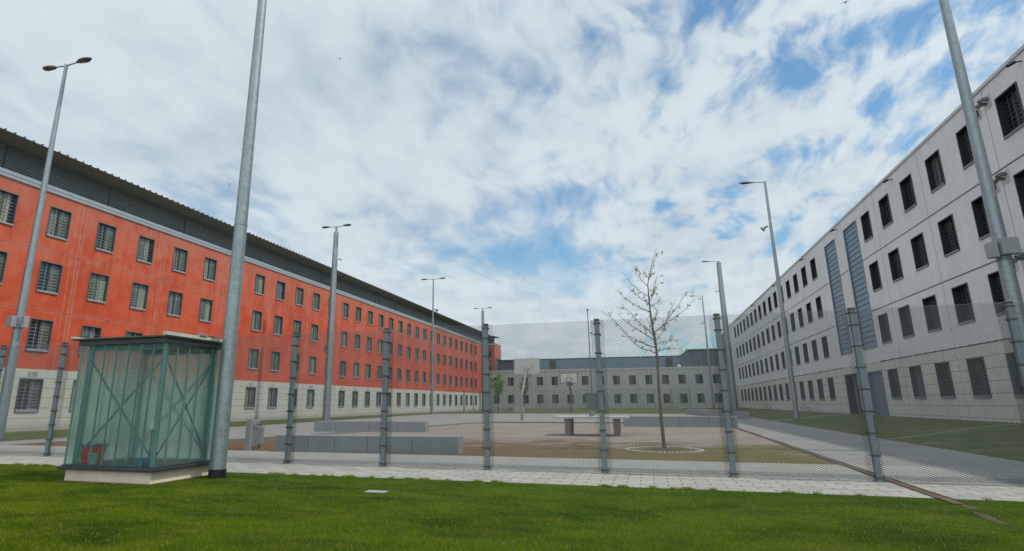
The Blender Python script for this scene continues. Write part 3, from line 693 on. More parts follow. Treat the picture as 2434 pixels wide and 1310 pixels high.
for y in (22.4, 33.7, 43.1, 51.8, 63.0, 75.7, 88):
    mb = MB(); mb.tube([(XR, y, 12.62), (XR - .22, y, 12.60)], .025, 8); mb.tube([(XR - .18, y, 12.62), (XR - .42, y, 12.50)], [.055, .06], 10); placeR(mb.build('floodlight', MT['black'], RB))

# ------------------------------------------------------------------ far building
YF = 101.0
FB = empty('two_storey_block', (-7, YF + 8, .18), 'low two storey grey concrete block closing the yard with set back blue metal attic', 'building')
offF = (7, -(YF + 8), -.18)
def placeF(o): o.location = offF; return o
xw = [-28.67 + 2.592 * k for k in range(17)]
xw = [x for x in xw if x < 12.2]
zwf = [1.0, 4.03]; ww_, wh_ = 1.08, 1.56
holes = [(max(x, XL), x + ww_, z, z + wh_) for x in xw for z in zwf]
placeF(wall('wall', FB, MT['far_wall'], 1, YF, XL, XR, -.1, 6.62, holes))
mb = MB(); mb.box((XL + .02, YF + .35, -.1), (XR + .3, YF + 16, 6.5)); placeF(mb.build('core', MT['trim'], FB))
mb = MB(); mb.box((XL + .05, YF - .05, 6.62), (XR, YF + .5, 6.86)); placeF(mb.build('parapet_cap', MT['parapet'], FB))
F_PROTO = [make_window(ww_, wh_, .16, (MT['framed'], MT['parapet'], MT['barsd'], MT['paned'], MT['panel']), v, 1, 7, .03) for v in (9, 10)]
for i, x in enumerate(xw):
    for z in zwf:
        x_ = max(x, XL + .01); o = inst(F_PROTO[(i + int(z)) % 2], FB, (x_ + offF[0], YF + offF[1], z + offF[2]), -PI / 2)
def ribbed(mb, x0, x1, y, z0, z1, per=.3):
    x = x0
    while x < x1 - 1e-6:
        a = min(x + per, x1)
        mb.add([(x, y, z0), (x + (a - x) * .5, y, z0), (x + (a - x) * .6, y - .05, z0), (x + (a - x) * .9, y - .05, z0), (a, y, z0), (x, y, z1), (x + (a - x) * .5, y, z1), (x + (a - x) * .6, y - .05, z1), (x + (a - x) * .9, y - .05, z1), (a, y, z1)],
               [(0, 1, 6, 5), (1, 2, 7, 6), (2, 3, 8, 7), (3, 4, 9, 8)]); x = a
mb = MB(); YA = 105.0; ribbed(mb, -23.4, 5.9, YA, 6.5, 8.86); mb.box((-23.4, YA + .01, 6.5), (5.9, YA + 8, 8.80)); placeF(mb.build('attic_wall', MT['cladding'], FB))
mb = MB(); ribbed(mb, -26.4, -23.4, YA + .6, 6.5, 8.78); mb.box((-26.4, YA + .61, 6.5), (-23.4, YA + 8, 8.74)); placeF(mb.build('attic_wall', MT['cladding2'], FB))
mb = MB(); mb.box((-26.5, YA - .12, 8.86), (5.95, YA + 8.2, 8.98)); placeF(mb.build('roof_edge', MT['trim'], FB))
for x in (-16.6, 3.37):
    mb = MB(); mb.box((x, YA - .10, 6.9), (x + 1.15, YA - .06, 8.7))
    for k in range(7): mb.box((x, YA - .20, 6.95 + k * .25), (x + 1.15, YA - .101, 7.03 + k * .25))
    placeF(mb.build('louvre_grille', MT['louvre'], FB))
mb = MB(); mb.box((6.9, YA - .6, 6.5), (13.6, YA + 7, 9.75)); mb.add([(5.7, YA - .6, 6.5), (6.9, YA - .6, 6.5), (6.9, YA - .6, 9.75), (6.6, YA - .6, 9.6), (5.7, YA - .6, 8.95)], [(0, 1, 2, 3, 4)]); placeF(mb.build('penthouse', MT['cladding2'], FB))
mb = MB(); mb.box((6.8, YA - .9, 9.76), (13.7, YA + 7, 9.93)); placeF(mb.build('penthouse_roof', MT['slat'], FB))
for x in (7.0, 8.9, 10.9, 12.6):
    mb = MB(); mb.box((x, YA - .80, 6.6), (x + .08, YA - .72, 9.75)); placeF(mb.build('steel_post', MT['galv'], FB))
mb = MB(); mb.add([(6 + .35 * math.cos(a) * math.cos(b) - .6, YA - 1.6 + .35 * math.sin(a) * math.cos(b), 6.6 + .45 * math.sin(b) + .35) for b in (-.6, 0, .5, 1.0, 1.5) for a in [2 * PI * i / 12 for i in range(12)]], [(j * 12 + i, j * 12 + (i + 1) % 12, (j + 1) * 12 + (i + 1) % 12, (j + 1) * 12 + i) for j in range(4) for i in range(12)], True); placeF(mb.build('roof_dome', MT['lightwhite'], FB))
for x in (-5.2, .5, 8.6):
    mb = MB(); mb.box((x - .06, YF - .25, 6.15), (x + .06, YF, 6.4)); mb.tube([(x, YF - .28, 6.15), (x, YF - .30, 5.98)], [.11, .07], 10); placeF(mb.build('camera', MT['white'], FB))
CH = MB(); CH.box((-28.6, 112, 0), (-27.75, 113, 9.75)); CH.box((-28.7, 111.9, 9.75), (-27.65, 113.1, 9.9)); tag(CH.build('chimney', MT['beige']), 'small beige chimney shaft standing behind the red block and the low grey block', 'chimney')

# ------------------------------------------------------------------ expanded metal fence
FY = 10.75; SP = 2.09
FXS = [-18.0, -15.85, -13.76, -11.57, -9.37, -7.17, -5.02, -2.92, -.80, 1.25, 3.30, 5.40, 7.5, 9.6, 11.7]
FN = empty('mesh_fence', (0, FY, 0), 'tall grey steel post fence with expanded metal mesh along the paved path', 'fence')
fx = FXS
pmb = MB(); pmb.box((-.042, -.042, 0), (.042, .042, 2.66), .006); pmb.box((-.07, -.07, 0), (.07, .07, .025))
P0 = pmb.build('fence_post', MT['post'], FN)
cmb = MB(); cmb.box((-.056, -.050, 0), (.056, -.043, .028)); cmb.box((-.064, -.055, .006), (-.050, .05, .022)); cmb.box((.050, -.055, .006), (.064, .05, .022)); cmb.box((-.064, .044, .004), (.064, .054, .026))
C0 = cmb.build('clamp', MT['clamp'], P0); C0.location = (0, 0, .05)
cap = MB(); cap.box((-.048, -.048, 2.661), (.048, .048, 2.70), .006); CP = cap.build('post_cap', MT['clamp'], P0)
CL = [C0]
for z in (.38, .71, 1.04, 1.38, 1.72, 2.06, 2.40, 2.60):
    c = C0.copy(); COL.objects.link(c); c.parent = P0; c.location = (0, 0, z); CL.append(c)
def mesh_panel(w, h, nm, mat, cw=.068, ch=.028, sw=.0032, ret=.0):
    """expanded metal: staggered diamonds of tilted strands; both edges fold back behind the posts"""
    tot = w + 2 * ret; nx = int(round(tot / (cw / 2))); nz = int(round(h / (ch / 2))); dxx = tot / nx; dzz = h / nz
    i, j = np.meshgrid(np.arange(nx + 1), np.arange(nz + 1), indexing='ij'); ok = (i + j) % 2 == 0
    i = i[ok]; j = j[ok]
    def pos(ii, jj):
        s_ = ii * dxx - ret; y = np.where(s_ < 0, -s_, np.where(s_ > w, s_ - w, 0.0)) * .9; x = np.where(s_ < 0, -s_ * .15, np.where(s_ > w, w - (s_ - w) * .15, s_)); return x, y, jj * dzz
    V = []; 
    for dj in (-1, 1):
        k = (i + 1 <= nx) & (j + dj >= 0) & (j + dj <= nz); a = pos(i[k], j[k]); b = pos(i[k] + 1, j[k] + dj)
        hw = sw * .80; ty = .0022
        q = np.stack([np.stack([a[0], a[1] - ty, a[2] - hw], 1), np.stack([b[0], b[1] - ty, b[2] - hw], 1), np.stack([b[0], b[1] + ty, b[2] + hw], 1), np.stack([a[0], a[1] + ty, a[2] + hw], 1)], 1); V.append(q)
    V = np.concatenate(V); n = len(V)
    me = bpy.data.meshes.new(nm); me.vertices.add(n * 4); me.vertices.foreach_set('co', V.reshape(-1).astype(np.float32)); me.loops.add(n * 4); me.loops.foreach_set('vertex_index', np.arange(n * 4, dtype=np.int32)); me.polygons.add(n); me.polygons.foreach_set('loop_start', np.arange(0, n * 4, 4, dtype=np.int32)); me.update(calc_edges=True); me.materials.append(mat)
    return me
PM = mesh_panel(SP + .24, 2.66, 'mesh_panel', MT['mesh'])
for n, x in enumerate(fx):
    if n == 0: p = P0
    else:
        p = P0.copy(); COL.objects.link(p); p.parent = FN
        for c in CL + [CP]:
            d = c.copy(); COL.objects.link(d); d.parent = p
    p.location = (x, 0, 0)
    if n < len(fx) - 1:
        o = bpy.data.objects.new('mesh_panel', PM); COL.objects.link(o); o.parent = FN; o.location = (x - .12, .058 + .05 * (n % 2), .03); o.scale.x = (fx[n + 1] - x + .24) / (SP + .24)

# ------------------------------------------------------------------ fence before the far building
FF = empty('yard_fence', (-8, 97, .2), 'thin grey wire mesh fence standing on the far grass before the low grey block', 'fence')
x = -17.2; FFX = []
while x < 8.5: FFX.append(x); x += 2.6
for i, x in enumerate(FFX):
    mb = MB(); mb.box((x - .05 + 8, -.05, -.1), (x + .05 + 8, .05, 3.0)); mb.build('fence_post', MT['galv_dark'], FF)
for i, x in enumerate(FFX[:-1]):
    mb = MB()
    for k in range(1, 17): xx = x + 8 + 2.6 * k / 17; mb.box((xx - .006, -.006, .05), (xx + .006, .006, 3.0))
    for k in range(14): mb.box((x + 8.05, .007, .1 + k * .222), (x + 8 + 2.55, .02, .112 + k * .222))
    mb.build('wire_panel', MT['netting'], FF)
for x, y in ((-26.3, 84.0), (-26.5, 93.5)):
    mb = MB(); mb.box((x - .07, y - .07, 0), (x + .07, y + .07, 3.1)); mb.box((x - .12, y - .12, 0), (x + .12, y + .12, .03)); tag(mb.build('steel_post', MT['galv_dark']), 'bare dark steel post on the grass strip below the red block, ' + ('nearer of the two' if y < 90 else 'farther of the two'), 'post', 'posts on the grass strip')

# ------------------------------------------------------------------ lamp posts
def lamp_head(mb, lens, c, dirx, L=.70, w=.30, h=.15, tilt=.07):
    n = 9; prof = [(0, .28, .35), (.06, .5, .6), (.18, .75, .9), (.35, .97, 1), (.52, 1, .98), (.70, .9, .82), (.85, .66, .6), (.95, .38, .38), (1, .10, .1)]
    vs = []; m = 14
    for t, wf, hf in prof:
        for k in range(m):
            a = 2 * PI * k / m; yy = math.cos(a) * w / 2 * wf; zz = math.sin(a) * h * (.62 if math.sin(a) > 0 else .38) * hf
            vs.append((c[0] + dirx * t * L, c[1] + yy, c[2] + zz + t * L * tilt))
    fs = [(j * m + k, j * m + (k + 1) % m, (j + 1) * m + (k + 1) % m, (j + 1) * m + k) for j in range(len(prof) - 1) for k in range(m)] + [tuple(range(m)), tuple((len(prof) - 1) * m + k for k in range(m))]
    mb.add(vs, fs, True)
    vs = []
    for r, z in ((1, -.36), (.8, -.50), (.35, -.58)):
        for k in range(m):
            a = 2 * PI * k / m; vs.append((c[0] + dirx * (.58 * L + math.cos(a) * L * .30 * r), c[1] + math.sin(a) * w * .38 * r, c[2] + z * h + .58 * L * tilt))
    lens.add(vs, [(j * m + k, j * m + (k + 1) % m, (j + 1) * m + (k + 1) % m, (j + 1) * m + k) for j in range(2) for k in range(m)] + [tuple(2 * m + k for k in range(m))], True)
def lamp_post(x, y, H_, r0, r1, arms, label, stub=0, arm=.62, hl=.70, mat='galv', sleeve=False, seam=None, name='lamp_post'):
    z = G(x, y); t = empty(name, (x, y, z), label, 'lamp post' if arms else 'mast', 'lamp posts and masts in the yard')
    H_ -= z
    mb = MB(); top = H_ - stub; n = 10
    mb.tube([(0, 0, top * k / n) for k in range(n + 1)], [r0 + (r1 - r0) * k / n for k in range(n + 1)], 28)
    if stub: mb.tube([(0, 0, top), (0, 0, H_)], max(.07, r1 * .45), 16); mb.tube([(0, 0, top - .02), (0, 0, top + .02)], r1 * 1.04, 28)
    if seam:
        rr = r0 + (r1 - r0) * seam / top; mb.tube([(0, 0, seam - .012), (0, 0, seam + .012)], rr + .006, 28)
    mb.build('pole', MT[mat], t)
    if sleeve: MB().tube([(0, 0, -.05), (0, 0, .145)], r0 + .006, 28).build('base_sleeve', MT['black'], t)
    else: MB().tube([(0, 0, -.03), (0, 0, .05)], r0 + .03, 20).build('base_collar', MT['galv_dark'], t)
    for s_ in arms:
        mb = MB(); mb.tube([(0, 0, H_ - .06), (s_ * arm, 0, H_ - .06 + arm * .08)], .027, 10); ao = mb.build('arm', MT['galv_dark'], t)
        a = MB(); l = MB(); lamp_head(a, l, (s_ * arm * .93, 0, H_ - .06 + arm * .08), s_, hl); ho = a.build('lamp_head', MT['head'], ao); l.build('lens', MT['lens'], ho)
    return t, z
def horn(t, x, z, s_):
    mb = MB(); mb.tube([(x, 0, z), (x + s_ * .12, 0, z + .02)], .02, 8); mb.tube([(x + s_ * .10, -.02, z + .07), (x + s_ * .20, -.02, z), (x + s_ * .34, -.02, z - .09), (x + s_ * .42, -.02, z - .15)], [.05, .06, .10, .19], 16); mb.build('loudspeaker', MT['galv_dark'], t)
def dome_cam(t, x, z, s_):
    mb = MB(); mb.obox((x, 0, z - .08), (.16, .14, .2)); mb.tube([(x, 0, z + .02), (x + s_ * .22, 0, z + .05), (x + s_ * .3, 0, z + .05)], .03, 8)
    mb.tube([(x + s_ * .30, 0, z + .08), (x + s_ * .30, 0, z + .02), (x + s_ * .30, 0, z - .08), (x + s_ * .30, 0, z - .15)], [.07, .13, .13, .05], 14); mb.build('camera', MT['white'], t)
def boxes(t, z, r, big=.36, mat='boxgrey'):
    MB().obox((-.02 - 0, -r - .11, z), (big, .2, big * 1.25), 0, .012).build('control_box', MT[mat], t)
    MB().obox((r + .22, -.05, z - .02), (big * .55, .2, big * 1.35), 0, .012).build('junction_box', MT[mat], t)
    MB().tube([(0, 0, z - .06), (0, 0, z - .02)], r + .012, 24).build('strap', MT['galv_dark'], t)
t, z = lamp_post(-22.3, 15.5, 15.05, .175, .065, (-1, 1), 'slender galvanised lamp post with twin heads at the left edge before the red block', arm=.62, hl=.78)
boxes(t, 4.0, .15, .31)
t, z = lamp_post(-6.98, 8.47, 15.5, .134, .056, (), 'thick galvanised mast with black foot sleeve right beside the glass shelter', sleeve=True, seam=4.42, name='mast')
t, z = lamp_post(-22.45, 38.2, 14.75, .275, .19, (-1, 1), 'stout steel lamp mast with twin heads and white camera behind the long concrete bench', stub=.55, arm=.62, hl=.75)
dome_cam(t, .20, 12.1, 1); MB().obox((-.30, 0, 4.9), (.22, .3, .55), 0, .01).build('junction_box', MT['galv_dark'], t)
t, z = lamp_post(-22.8, 61.0, 15.2, .17, .07, (-1, 1), 'slim twin headed lamp post with horn loudspeaker rising before the red block', arm=.75, hl=.85)
horn(t, .10, 11.6, 1); MB().obox((.2, 0, 5.6), (.35, .2, .5)).build('junction_box', MT['boxgrey'], t)
t, z = lamp_post(-26.45, 95.5, 17.3, .34, .24, (-1, 1), 'thick grey lamp mast with twin heads at the far end of the red block', stub=.5, arm=.85, hl=.95)
t, z = lamp_post(-7.6, 85.6, 14.5, .11, .06, (), 'thin dark mast with a small globe on top behind the centre fence post', mat='galv_dark', name='mast')
MB().tube([(0, 0, 14.2), (0, 0, 14.3), (0, 0, 14.5), (0, 0, 14.6)], [.05, .16, .16, .05], 12).build('globe', MT['galv_dark'], t); horn(t, .06, 11, 1)
t, z = lamp_post(8.85, 41.6, 16.05, .165, .075, (-1,), 'slim single armed lamp post with horn loudspeaker on the right grass bank', arm=.75, hl=.95)
horn(t, -.12, 12.6, -1)
t, z = lamp_post(9.72, 75.9, 18.4, .42, .27, (-1,), 'thick steel mast with one arm and a camera beyond the slim bank lamp', stub=.25, arm=1.0, hl=1.1)
dome_cam(t, -.30, 14.3, -1); MB().obox((-.50, 0, 7.2), (.34, .4, .8)).build('junction_box', MT['boxgrey'], t)
t, z = lamp_post(9.6, 98.2, 17.9, .17, .08, (-1,), 'farthest slim lamp post with one arm before the corner of the two grey blocks', arm=1.0, hl=1.1)
horn(t, -.1, 13.2, -1)
t, z = lamp_post(8.98, 17.6, 15.8, .185, .085, (-1,), 'thick galvanised mast with two grey boxes at the right edge before the light grey block', arm=.7)
MB().obox((.03, -.27, 4.62), (.36, .2, .42), 0, .015).build('control_box', MT['boxgrey'], t); MB().obox((-.27, -.12, 4.58), (.19, .24, .40), 0, .015).build('junction_box', MT['boxgrey'], t); MB().tube([(0, 0, 4.5), (0, 0, 4.56)], .168, 24).build('strap', MT['galv_dark'], t)

# ------------------------------------------------------------------ glass shelter
K = empty('glass_shelter', (-8.25, 8.1, 0), 'small green frosted glass shelter on a cream concrete plinth beside the thick mast', 'shelter')
kx0, kx1, ky0, ky1 = -9.15 + 8.25, -7.35 + 8.25, 7.45 - 8.1, 8.78 - 8.1
mb = MB(); rr = random.Random(2); pts = []
for (xa, ya), (xb, yb) in (((-9.19, 7.36), (-7.30, 7.36)), ((-7.30, 7.36), (-7.30, 8.86)), ((-7.30, 8.86), (-9.25, 8.86)), ((-9.25, 8.86), (-9.19, 7.36))):
    for q in range(14): pts.append((xa + (xb - xa) * q / 14 + rr.uniform(-.02, .02), ya + (yb - ya) * q / 14 + rr.uniform(-.03, .02)))
tag(poly('bare_ground', pts, MT['dirt'], .0115), kind='structure')
mb = MB(); mb.box((kx0 + .03, ky0 + .03, -.05), (kx1 - .03, ky1 - .03, .185), .01); mb.build('plinth', MT['cream'], K)
mb = MB(); mb.box((kx0 - .05, ky0 - .05, .187), (kx1 + .05, ky1 + .05, .232), .008); mb.box((kx0 - .012, ky0 - .012, .2325), (kx1 + .012, ky1 + .012, .256)); mb.build('base_trim', MT['trim'], K)
zt = 2.17
mb = MB(); mb.box((kx0 - .03, ky0 - .03, zt), (kx1 + .03, ky1 + .03, zt + .085)); mb.build('top_rail', MT['trim'], K)
mb = MB(); mb.box((kx0 - .13, ky0 - .10, zt + .087), (kx1 + .06, ky1 + .12, zt + .112)); ro = mb.build('roof', MT['fascia'], K)
mb = MB(); mb.box((kx1 + .0, ky0 - .105, zt + .1125), (kx1 + .075, ky1 + .12, zt + .165)); mb.build('roof_flashing', MT['flash'], ro)
mb = MB(); mb.box((kx0 - .14, ky0 - .1, zt + .1125), (kx0 - .07, ky1 + .12, zt + .145)); mb.build('roof_flashing', MT['flash'], ro)
def glass_run(p, q, n, nrm, t=.008):
    for i in range(n):
        a = Vector(p) + (Vector(q) - Vector(p)) * (i + .012) / n; b = Vector(p) + (Vector(q) - Vector(p)) * (i + .988) / n
        mb = MB(); nn = Vector(nrm); vs = []
        for z in (.257, zt):
            for c in (a, b, b + nn * t, a + nn * t): vs.append((c.x, c.y, z))
        mb.add(vs, [(0, 3, 2, 1), (4, 5, 6, 7), (0, 1, 5, 4), (1, 2, 6, 5), (2, 3, 7, 6), (3, 0, 4, 7)]); mb.build('glass_pane', MT['glass'], K)
    mb = MB()
    for i in range(0, n + 1):
        a = Vector(p) + (Vector(q) - Vector(p)) * i / n; dirv = (Vector(q) - Vector(p)).normalized(); nn = Vector(nrm)
        if i == 0: a = a + dirv * .006
        if i == n: a = a - dirv * .006
        c = a + nn * .022; w_ = .011 if 0 < i < n else .008
        (x_, y_) = (w_ / 2, .011) if abs(nn.y) > .5 else (.011, w_ / 2); mb.box((c.x - x_, c.y - y_, .258), (c.x + x_, c.y + y_, zt - .001))
    mb.build('glass_rib', MT['glassedge'], K)
glass_run((kx0, ky0, 0), (kx1, ky0, 0), 7, (0, 1, 0)); glass_run((kx1, ky0, 0), (kx1, ky1, 0), 5, (-1, 0, 0))
glass_run((kx1, ky1, 0), (kx0, ky1, 0), 7, (0, -1, 0)); glass_run((kx0, ky1, 0), (kx0, ky0, 0), 5, (1, 0, 0))
i_ = .10
for x, y in ((kx0 + i_ + .03, ky0 + i_), (kx1 - i_, ky0 + i_), (kx1 - i_, ky1 - i_), (kx0 + i_ + .03, ky1 - i_)):
    mb = MB(); mb.box((x - .03, y - .03, .257), (x + .03, y + .03, zt)); mb.build('column', MT['steel_in'], K)
for a, b in (((kx0 + i_, ky0 + i_), (kx1 - i_, ky0 + i_)), ((kx1 - i_, ky0 + i_), (kx1 - i_, ky1 - i_)), ((kx0 + i_, ky1 - i_), (kx1 - i_, ky1 - i_))):
    for s_ in (0, 1):
        p, q = (a, b) if s_ == 0 else (b, a)
        mb = MB(); dd = .02 * s_; mb.beam((p[0], p[1] + dd, .33), (q[0], q[1] + dd, zt - .22), .014, .03); mb.build('brace', MT['steel_in'], K)
mb = MB(); mb.box((kx0 + .12, ky0 + .12, zt - .09), (kx1 - .12, ky0 + .17, zt)); mb.box((kx0 + .12, ky1 - .17, zt - .09), (kx1 - .12, ky1 - .12, zt)); mb.build('ceiling_beam', MT['steel_in'], K)
mb = MB(); mb.box((kx1 - .17, ky0 + .06, .82), (kx1 - .11, ky0 + .07, .92)); mb.box((kx1 - .165, ky0 + .045, .83), (kx1 - .115, ky0 + .06, .91)); so = mb.build('socket', MT['white'], K)
mb = MB(); mb.tube([(kx1 - .14, ky0 + .065, .82), (kx1 - .15, ky0 + .07, .68), (kx1 - .17, ky0 + .09, .52), (kx1 - .165, ky0 + .1, .40), (kx1 - .2, ky0 + .12, .27)], .006, 6); mb.build('cable', MT['black'], so)
def bin_(x, y, z, w, d, h, mat, name, label, cat):
    t = empty(name, (x, y, z), label, cat); mb = MB(); k = .82
    vs = [(sx * w / 2 * k, sy * d / 2 * k, 0) for sx, sy in ((-1, -1), (1, -1), (1, 1), (-1, 1))] + [(sx * w / 2, sy * d / 2, h) for sx, sy in ((-1, -1), (1, -1), (1, 1), (-1, 1))]
    mb.add(vs, [(0, 3, 2, 1), (4, 5, 6, 7), (0, 1, 5, 4), (1, 2, 6, 5), (2, 3, 7, 6), (3, 0, 4, 7)]); mb.build('body', MT[mat], t); return t
t = bin_(-8.93, 7.78, .257, .27, .26, .27, 'redp', 'waste_bin', 'red plastic bin with blue lid inside the glass shelter', 'bin')
MB().box((-.15, -.145, .271), (.15, .145, .30), .01).build('lid', MT['bluep'], t)
t = bin_(-8.73, 7.62, .257, .10, .09, .17, 'greenp', 'carton', 'pale green and cream carton leaning in front of the red bin', 'carton'); mb = MB()
for k in range(3): mb.box((-.05, -.058, .05 + k * .04), (.05, -.050, .065 + k * .04))
mb.build('printed_label', MT['fascia'], t)
t = bin_(-7.80, 7.70, .257, .22, .20, .085, 'steel_in', 'bucket', 'low blue topped tub on the shelter floor by the right corner', 'tub')
MB().box((-.10, -.09, .086), (.10, .09, .115), .006).build('lid', MT['bluep'], t)
t = empty('roof_lamp', (-7.28, 8.15, zt + .166), 'small clear lamp on the pale roof edge of the glass shelter', 'lamp'); MB().box((-.05, -.09, 0), (.02, .09, .022), .006).build('housing', MT['galv'], t); MB().box((-.04, -.08, .0225), (.01, .08, .04), .006).build('lens', MT['galv_dark'], t)

# ------------------------------------------------------------------ benches, table, bins
def bench(name, x0, y0, x1, y1, d, z, h, label, joints=(.2, .46, .75), cat='bench'):
    t = empty(name, (x0, y0, z), label, cat, 'low concrete bench walls'); L = math.hypot(x1 - x0, y1 - y0); a = math.atan2(y1 - y0, x1 - x0); t.rotation_euler = (0, 0, a)
    js = [0] + list(joints) + [1]
    for p, q in zip(js, js[1:]): mb = MB(); mb.box((p * L + .006, 0, -.1), (q * L - .006, d, h), .012); mb.build('block', MT['bench'], t)
    return t
bench('concrete_bench', -9.32, 13.36, -4.43, 13.72, .50, 0, .415, 'longest low grey concrete bench wall nearest the mesh fence', (.19, .34, .52, .76))
bench('concrete_bench', -14.24, 23.2, -9.1, 23.6, .5, 0, .45, 'grey concrete bench wall behind the longest one, near the stout twin lamp mast', (.2, .5, .76))
bench('concrete_bench', -1.28, 31.3, 4.15, 31.7, .5, 0, .52, 'grey concrete bench wall right of the table, behind the young bare tree', (.25, .5, .75))
bench('concrete_bench', 3.5, 61.6, 6.4, 47.0, .55, .03, .52, 'slanting concrete bench wall at the far right of the yard beside the grass bank', (.25, .5, .75))
bench('concrete_bench', -13.4, 76.5, -9.1, 76.6, .6, G(-11, 76), .50, 'far grey concrete bench wall on the grass before the wire fence', (.5,))
t = empty('concrete_block', (-16.0, 73, G(-16, 73)), 'pale concrete block with a grey half on the far grass by two small trees', 'block'); MB().box((-.3, 0, -.05), (.95, .6, .58), .01).build('light_block', MT['table_top'], t); MB().box((-1.3, 0, -.05), (-.304, .6, .55), .01).build('grey_block', MT['bench'], t)
t = empty('concrete_block', (3.1, 85.7, G(3, 85)), 'small grey concrete block alone on the far right grass', 'block'); MB().box((-.85, 0, -.05), (.85, .6, .45), .02).build('block', MT['bench'], t); MB().box((-.9, -.02, .4502), (.9, .62, .52), .01).build('cap', MT['bench'], t)
T = empty('table_tennis_table', (-2.1, 23.0, 0), 'concrete table tennis table with white top on two tapered brown legs', 'table')
mb = MB(); mb.box((-1.37, -.76, .63), (1.37, .76, .705), .01); mb.build('tabletop', MT['table_top'], T)
for x in (-.86, .92):
    mb = MB(); mb.add([(x - .095, -.50, -.02), (x + .095, -.50, -.02), (x + .095, .50, -.02), (x - .095, .50, -.02), (x - .115, -.56, .628), (x + .115, -.56, .628), (x + .115, .56, .628), (x - .115, .56, .628)], [(0, 1, 5, 4), (1, 2, 6, 5), (2, 3, 7, 6), (3, 0, 4, 7), (4, 5, 6, 7)]); mb.build('leg', MT['table_leg'], T)
mb = MB(); mb.box((-.012, -.80, .706), (.012, .80, .80)); mb.build('net', MT['galv_dark'], T)
LBN = empty('litter_bin', (-10.2, 13.5, 0), 'grey steel litter bin with upright front panel and raised hood left of the longest bench', 'bin'); 
mb = MB(); mb.box((-.10, -.06, 0), (.05, .04, .80), .006); mb.build('front_panel', MT['boxgrey'], LBN)
mb = MB(); mb.obox((-.32, .75, .12), (.30, .30, .47), .4, .01); mb.build('body', MT['boxgrey'], LBN)
mb = MB(); mb.obox((-.22, .45, .66), (.12, .85, .10), .42, .01); mb.build('hood', MT['boxgrey'], LBN)
mb = MB(); mb.obox((-.42, 1.0, 0), (.08, .06, .70), .4); mb.build('rear_post', MT['galv_dark'], LBN)
b_ = empty('litter_bin', (-4.8, 53, .02), 'small grey bin on the court surface behind the table', 'bin'); MB().tube([(0, 0, 0), (0, 0, .42)], [.22, .26], 16).build('body', MT['boxgrey'], b_); MB().tube([(0, 0, .421), (0, 0, .46)], .28, 16).build('lid', MT['galv'], b_)
CB = empty('mesh_cabinet', (-8.3, 94.2, .18), 'tall green grey ribbed steel cabinet standing before the low grey block', 'cabinet')
mb = MB(); mb.box((-.95, -.4, 0), (.95, .4, 2.35)); mb.build('body', MT['galv_dark'], CB)
mb = MB()
for k in range(11): mb.box((-.93 + k * .18, -.43, .05), (-.87 + k * .18, -.401, 2.3))
mb.build('door_slats', MT['cladding'], CB); MB().box((-1.02, -.47, 2.352), (1.02, .47, 2.46)).build('roof', MT['cladding2'], CB)
def light_well(x, y, label):
    t = empty('light_well', (x, y, G(x, y)), label, 'light well', 'light wells at the foot of the grey block'); mb = MB(); mb.box((-.5, -.45, -.05), (0, -.37, .42)); mb.box((-.5, .37, -.05), (0, .45, .42)); mb.box((-.5, -.368, -.05), (-.42, .368, .30)); mb.build('surround', MT['cobble'], t)
    MB().tube([(-.25, .1, 0), (-.25, .1, .62), (-.36, .1, .68)], .04, 8).build('vent_pipe', MT['galv'], t)
light_well(13.17, 57.2, 'pale concrete light well with short pipe at the wall foot, nearer one'); light_well(13.17, 73.5, 'pale concrete light well with short pipe at the wall foot, farther one')

# ------------------------------------------------------------------ basketball hoops
def hoop(x, y, rz, label, board_z, bw, bh, out_, knee, red=False, mat='galv', marks=True):
    t = empty('basketball_hoop', (x, y, G(x, y)), label, 'basketball hoop', 'basketball hoops in the yard'); t.rotation_euler = (0, 0, rz)
    top = board_z + bh * .38
    MB().tube([(0, 0, -.02), (0, 0, knee), (0, out_ * .25, knee + .35), (0, out_ * .9, top)], [.105, .10, .10, .09], 14).build('pole', MT[mat], t)
    mb = MB(); mb.box((-bw / 2, out_, board_z), (bw / 2, out_ + .04, board_z + bh)); bo = mb.build('backboard', MT['lightwhite'], t)
    if marks:
        mb = MB(); y1 = out_ + .042; w = .055
        for x0, x1, z0, z1 in ((-bw / 2, bw / 2, board_z, board_z + w), (-bw / 2, bw / 2, board_z + bh - w, board_z + bh), (-bw / 2, -bw / 2 + w, board_z + w, board_z + bh - w), (bw / 2 - w, bw / 2, board_z + w, board_z + bh - w),
                               (-.32, .32, board_z + .13, board_z + .13 + w), (-.32, .32, board_z + .53, board_z + .53 + w), (-.32, -.32 + w, board_z + .13 + w, board_z + .53), (.32 - w, .32, board_z + .13 + w, board_z + .53)):
            mb.box((x0, y1 - .001, z0), (x1, y1 + .008, z1))
        mb.build('board_marking', MT['black'], bo)
    zr = board_z + .12; n = 20; ry = out_ + .04 + .15 + .225
    mb = MB(); mb.tube([(.225 * math.cos(2 * PI * k / n), ry + .225 * math.sin(2 * PI * k / n), zr) for k in range(n + 1)], .012, 8, cap=False); mb.box((-.08, out_ + .05, zr - .06), (.08, out_ + .20, zr + .01)); r = mb.build('rim', MT['galv_dark'], bo)
    mb = MB()
    for k in range(12):
        a = 2 * PI * k / 12; mb.tube([(.225 * math.cos(a), ry + .225 * math.sin(a), zr), (.15 * math.cos(a), ry + .15 * math.sin(a), zr - .22), (.14 * math.cos(a), ry + .14 * math.sin(a), zr - .42)], .008, 5)
    mb.build('net', MT['galv_dark'], r)
    mb = MB()
    for s_ in (-1, 1): mb.tube([(0, out_ * .72, top - .25), (s_ * bw * .28, out_ - .002, board_z + bh * .55)], .018, 6)
    mb.build('strut', MT['galv'], t)
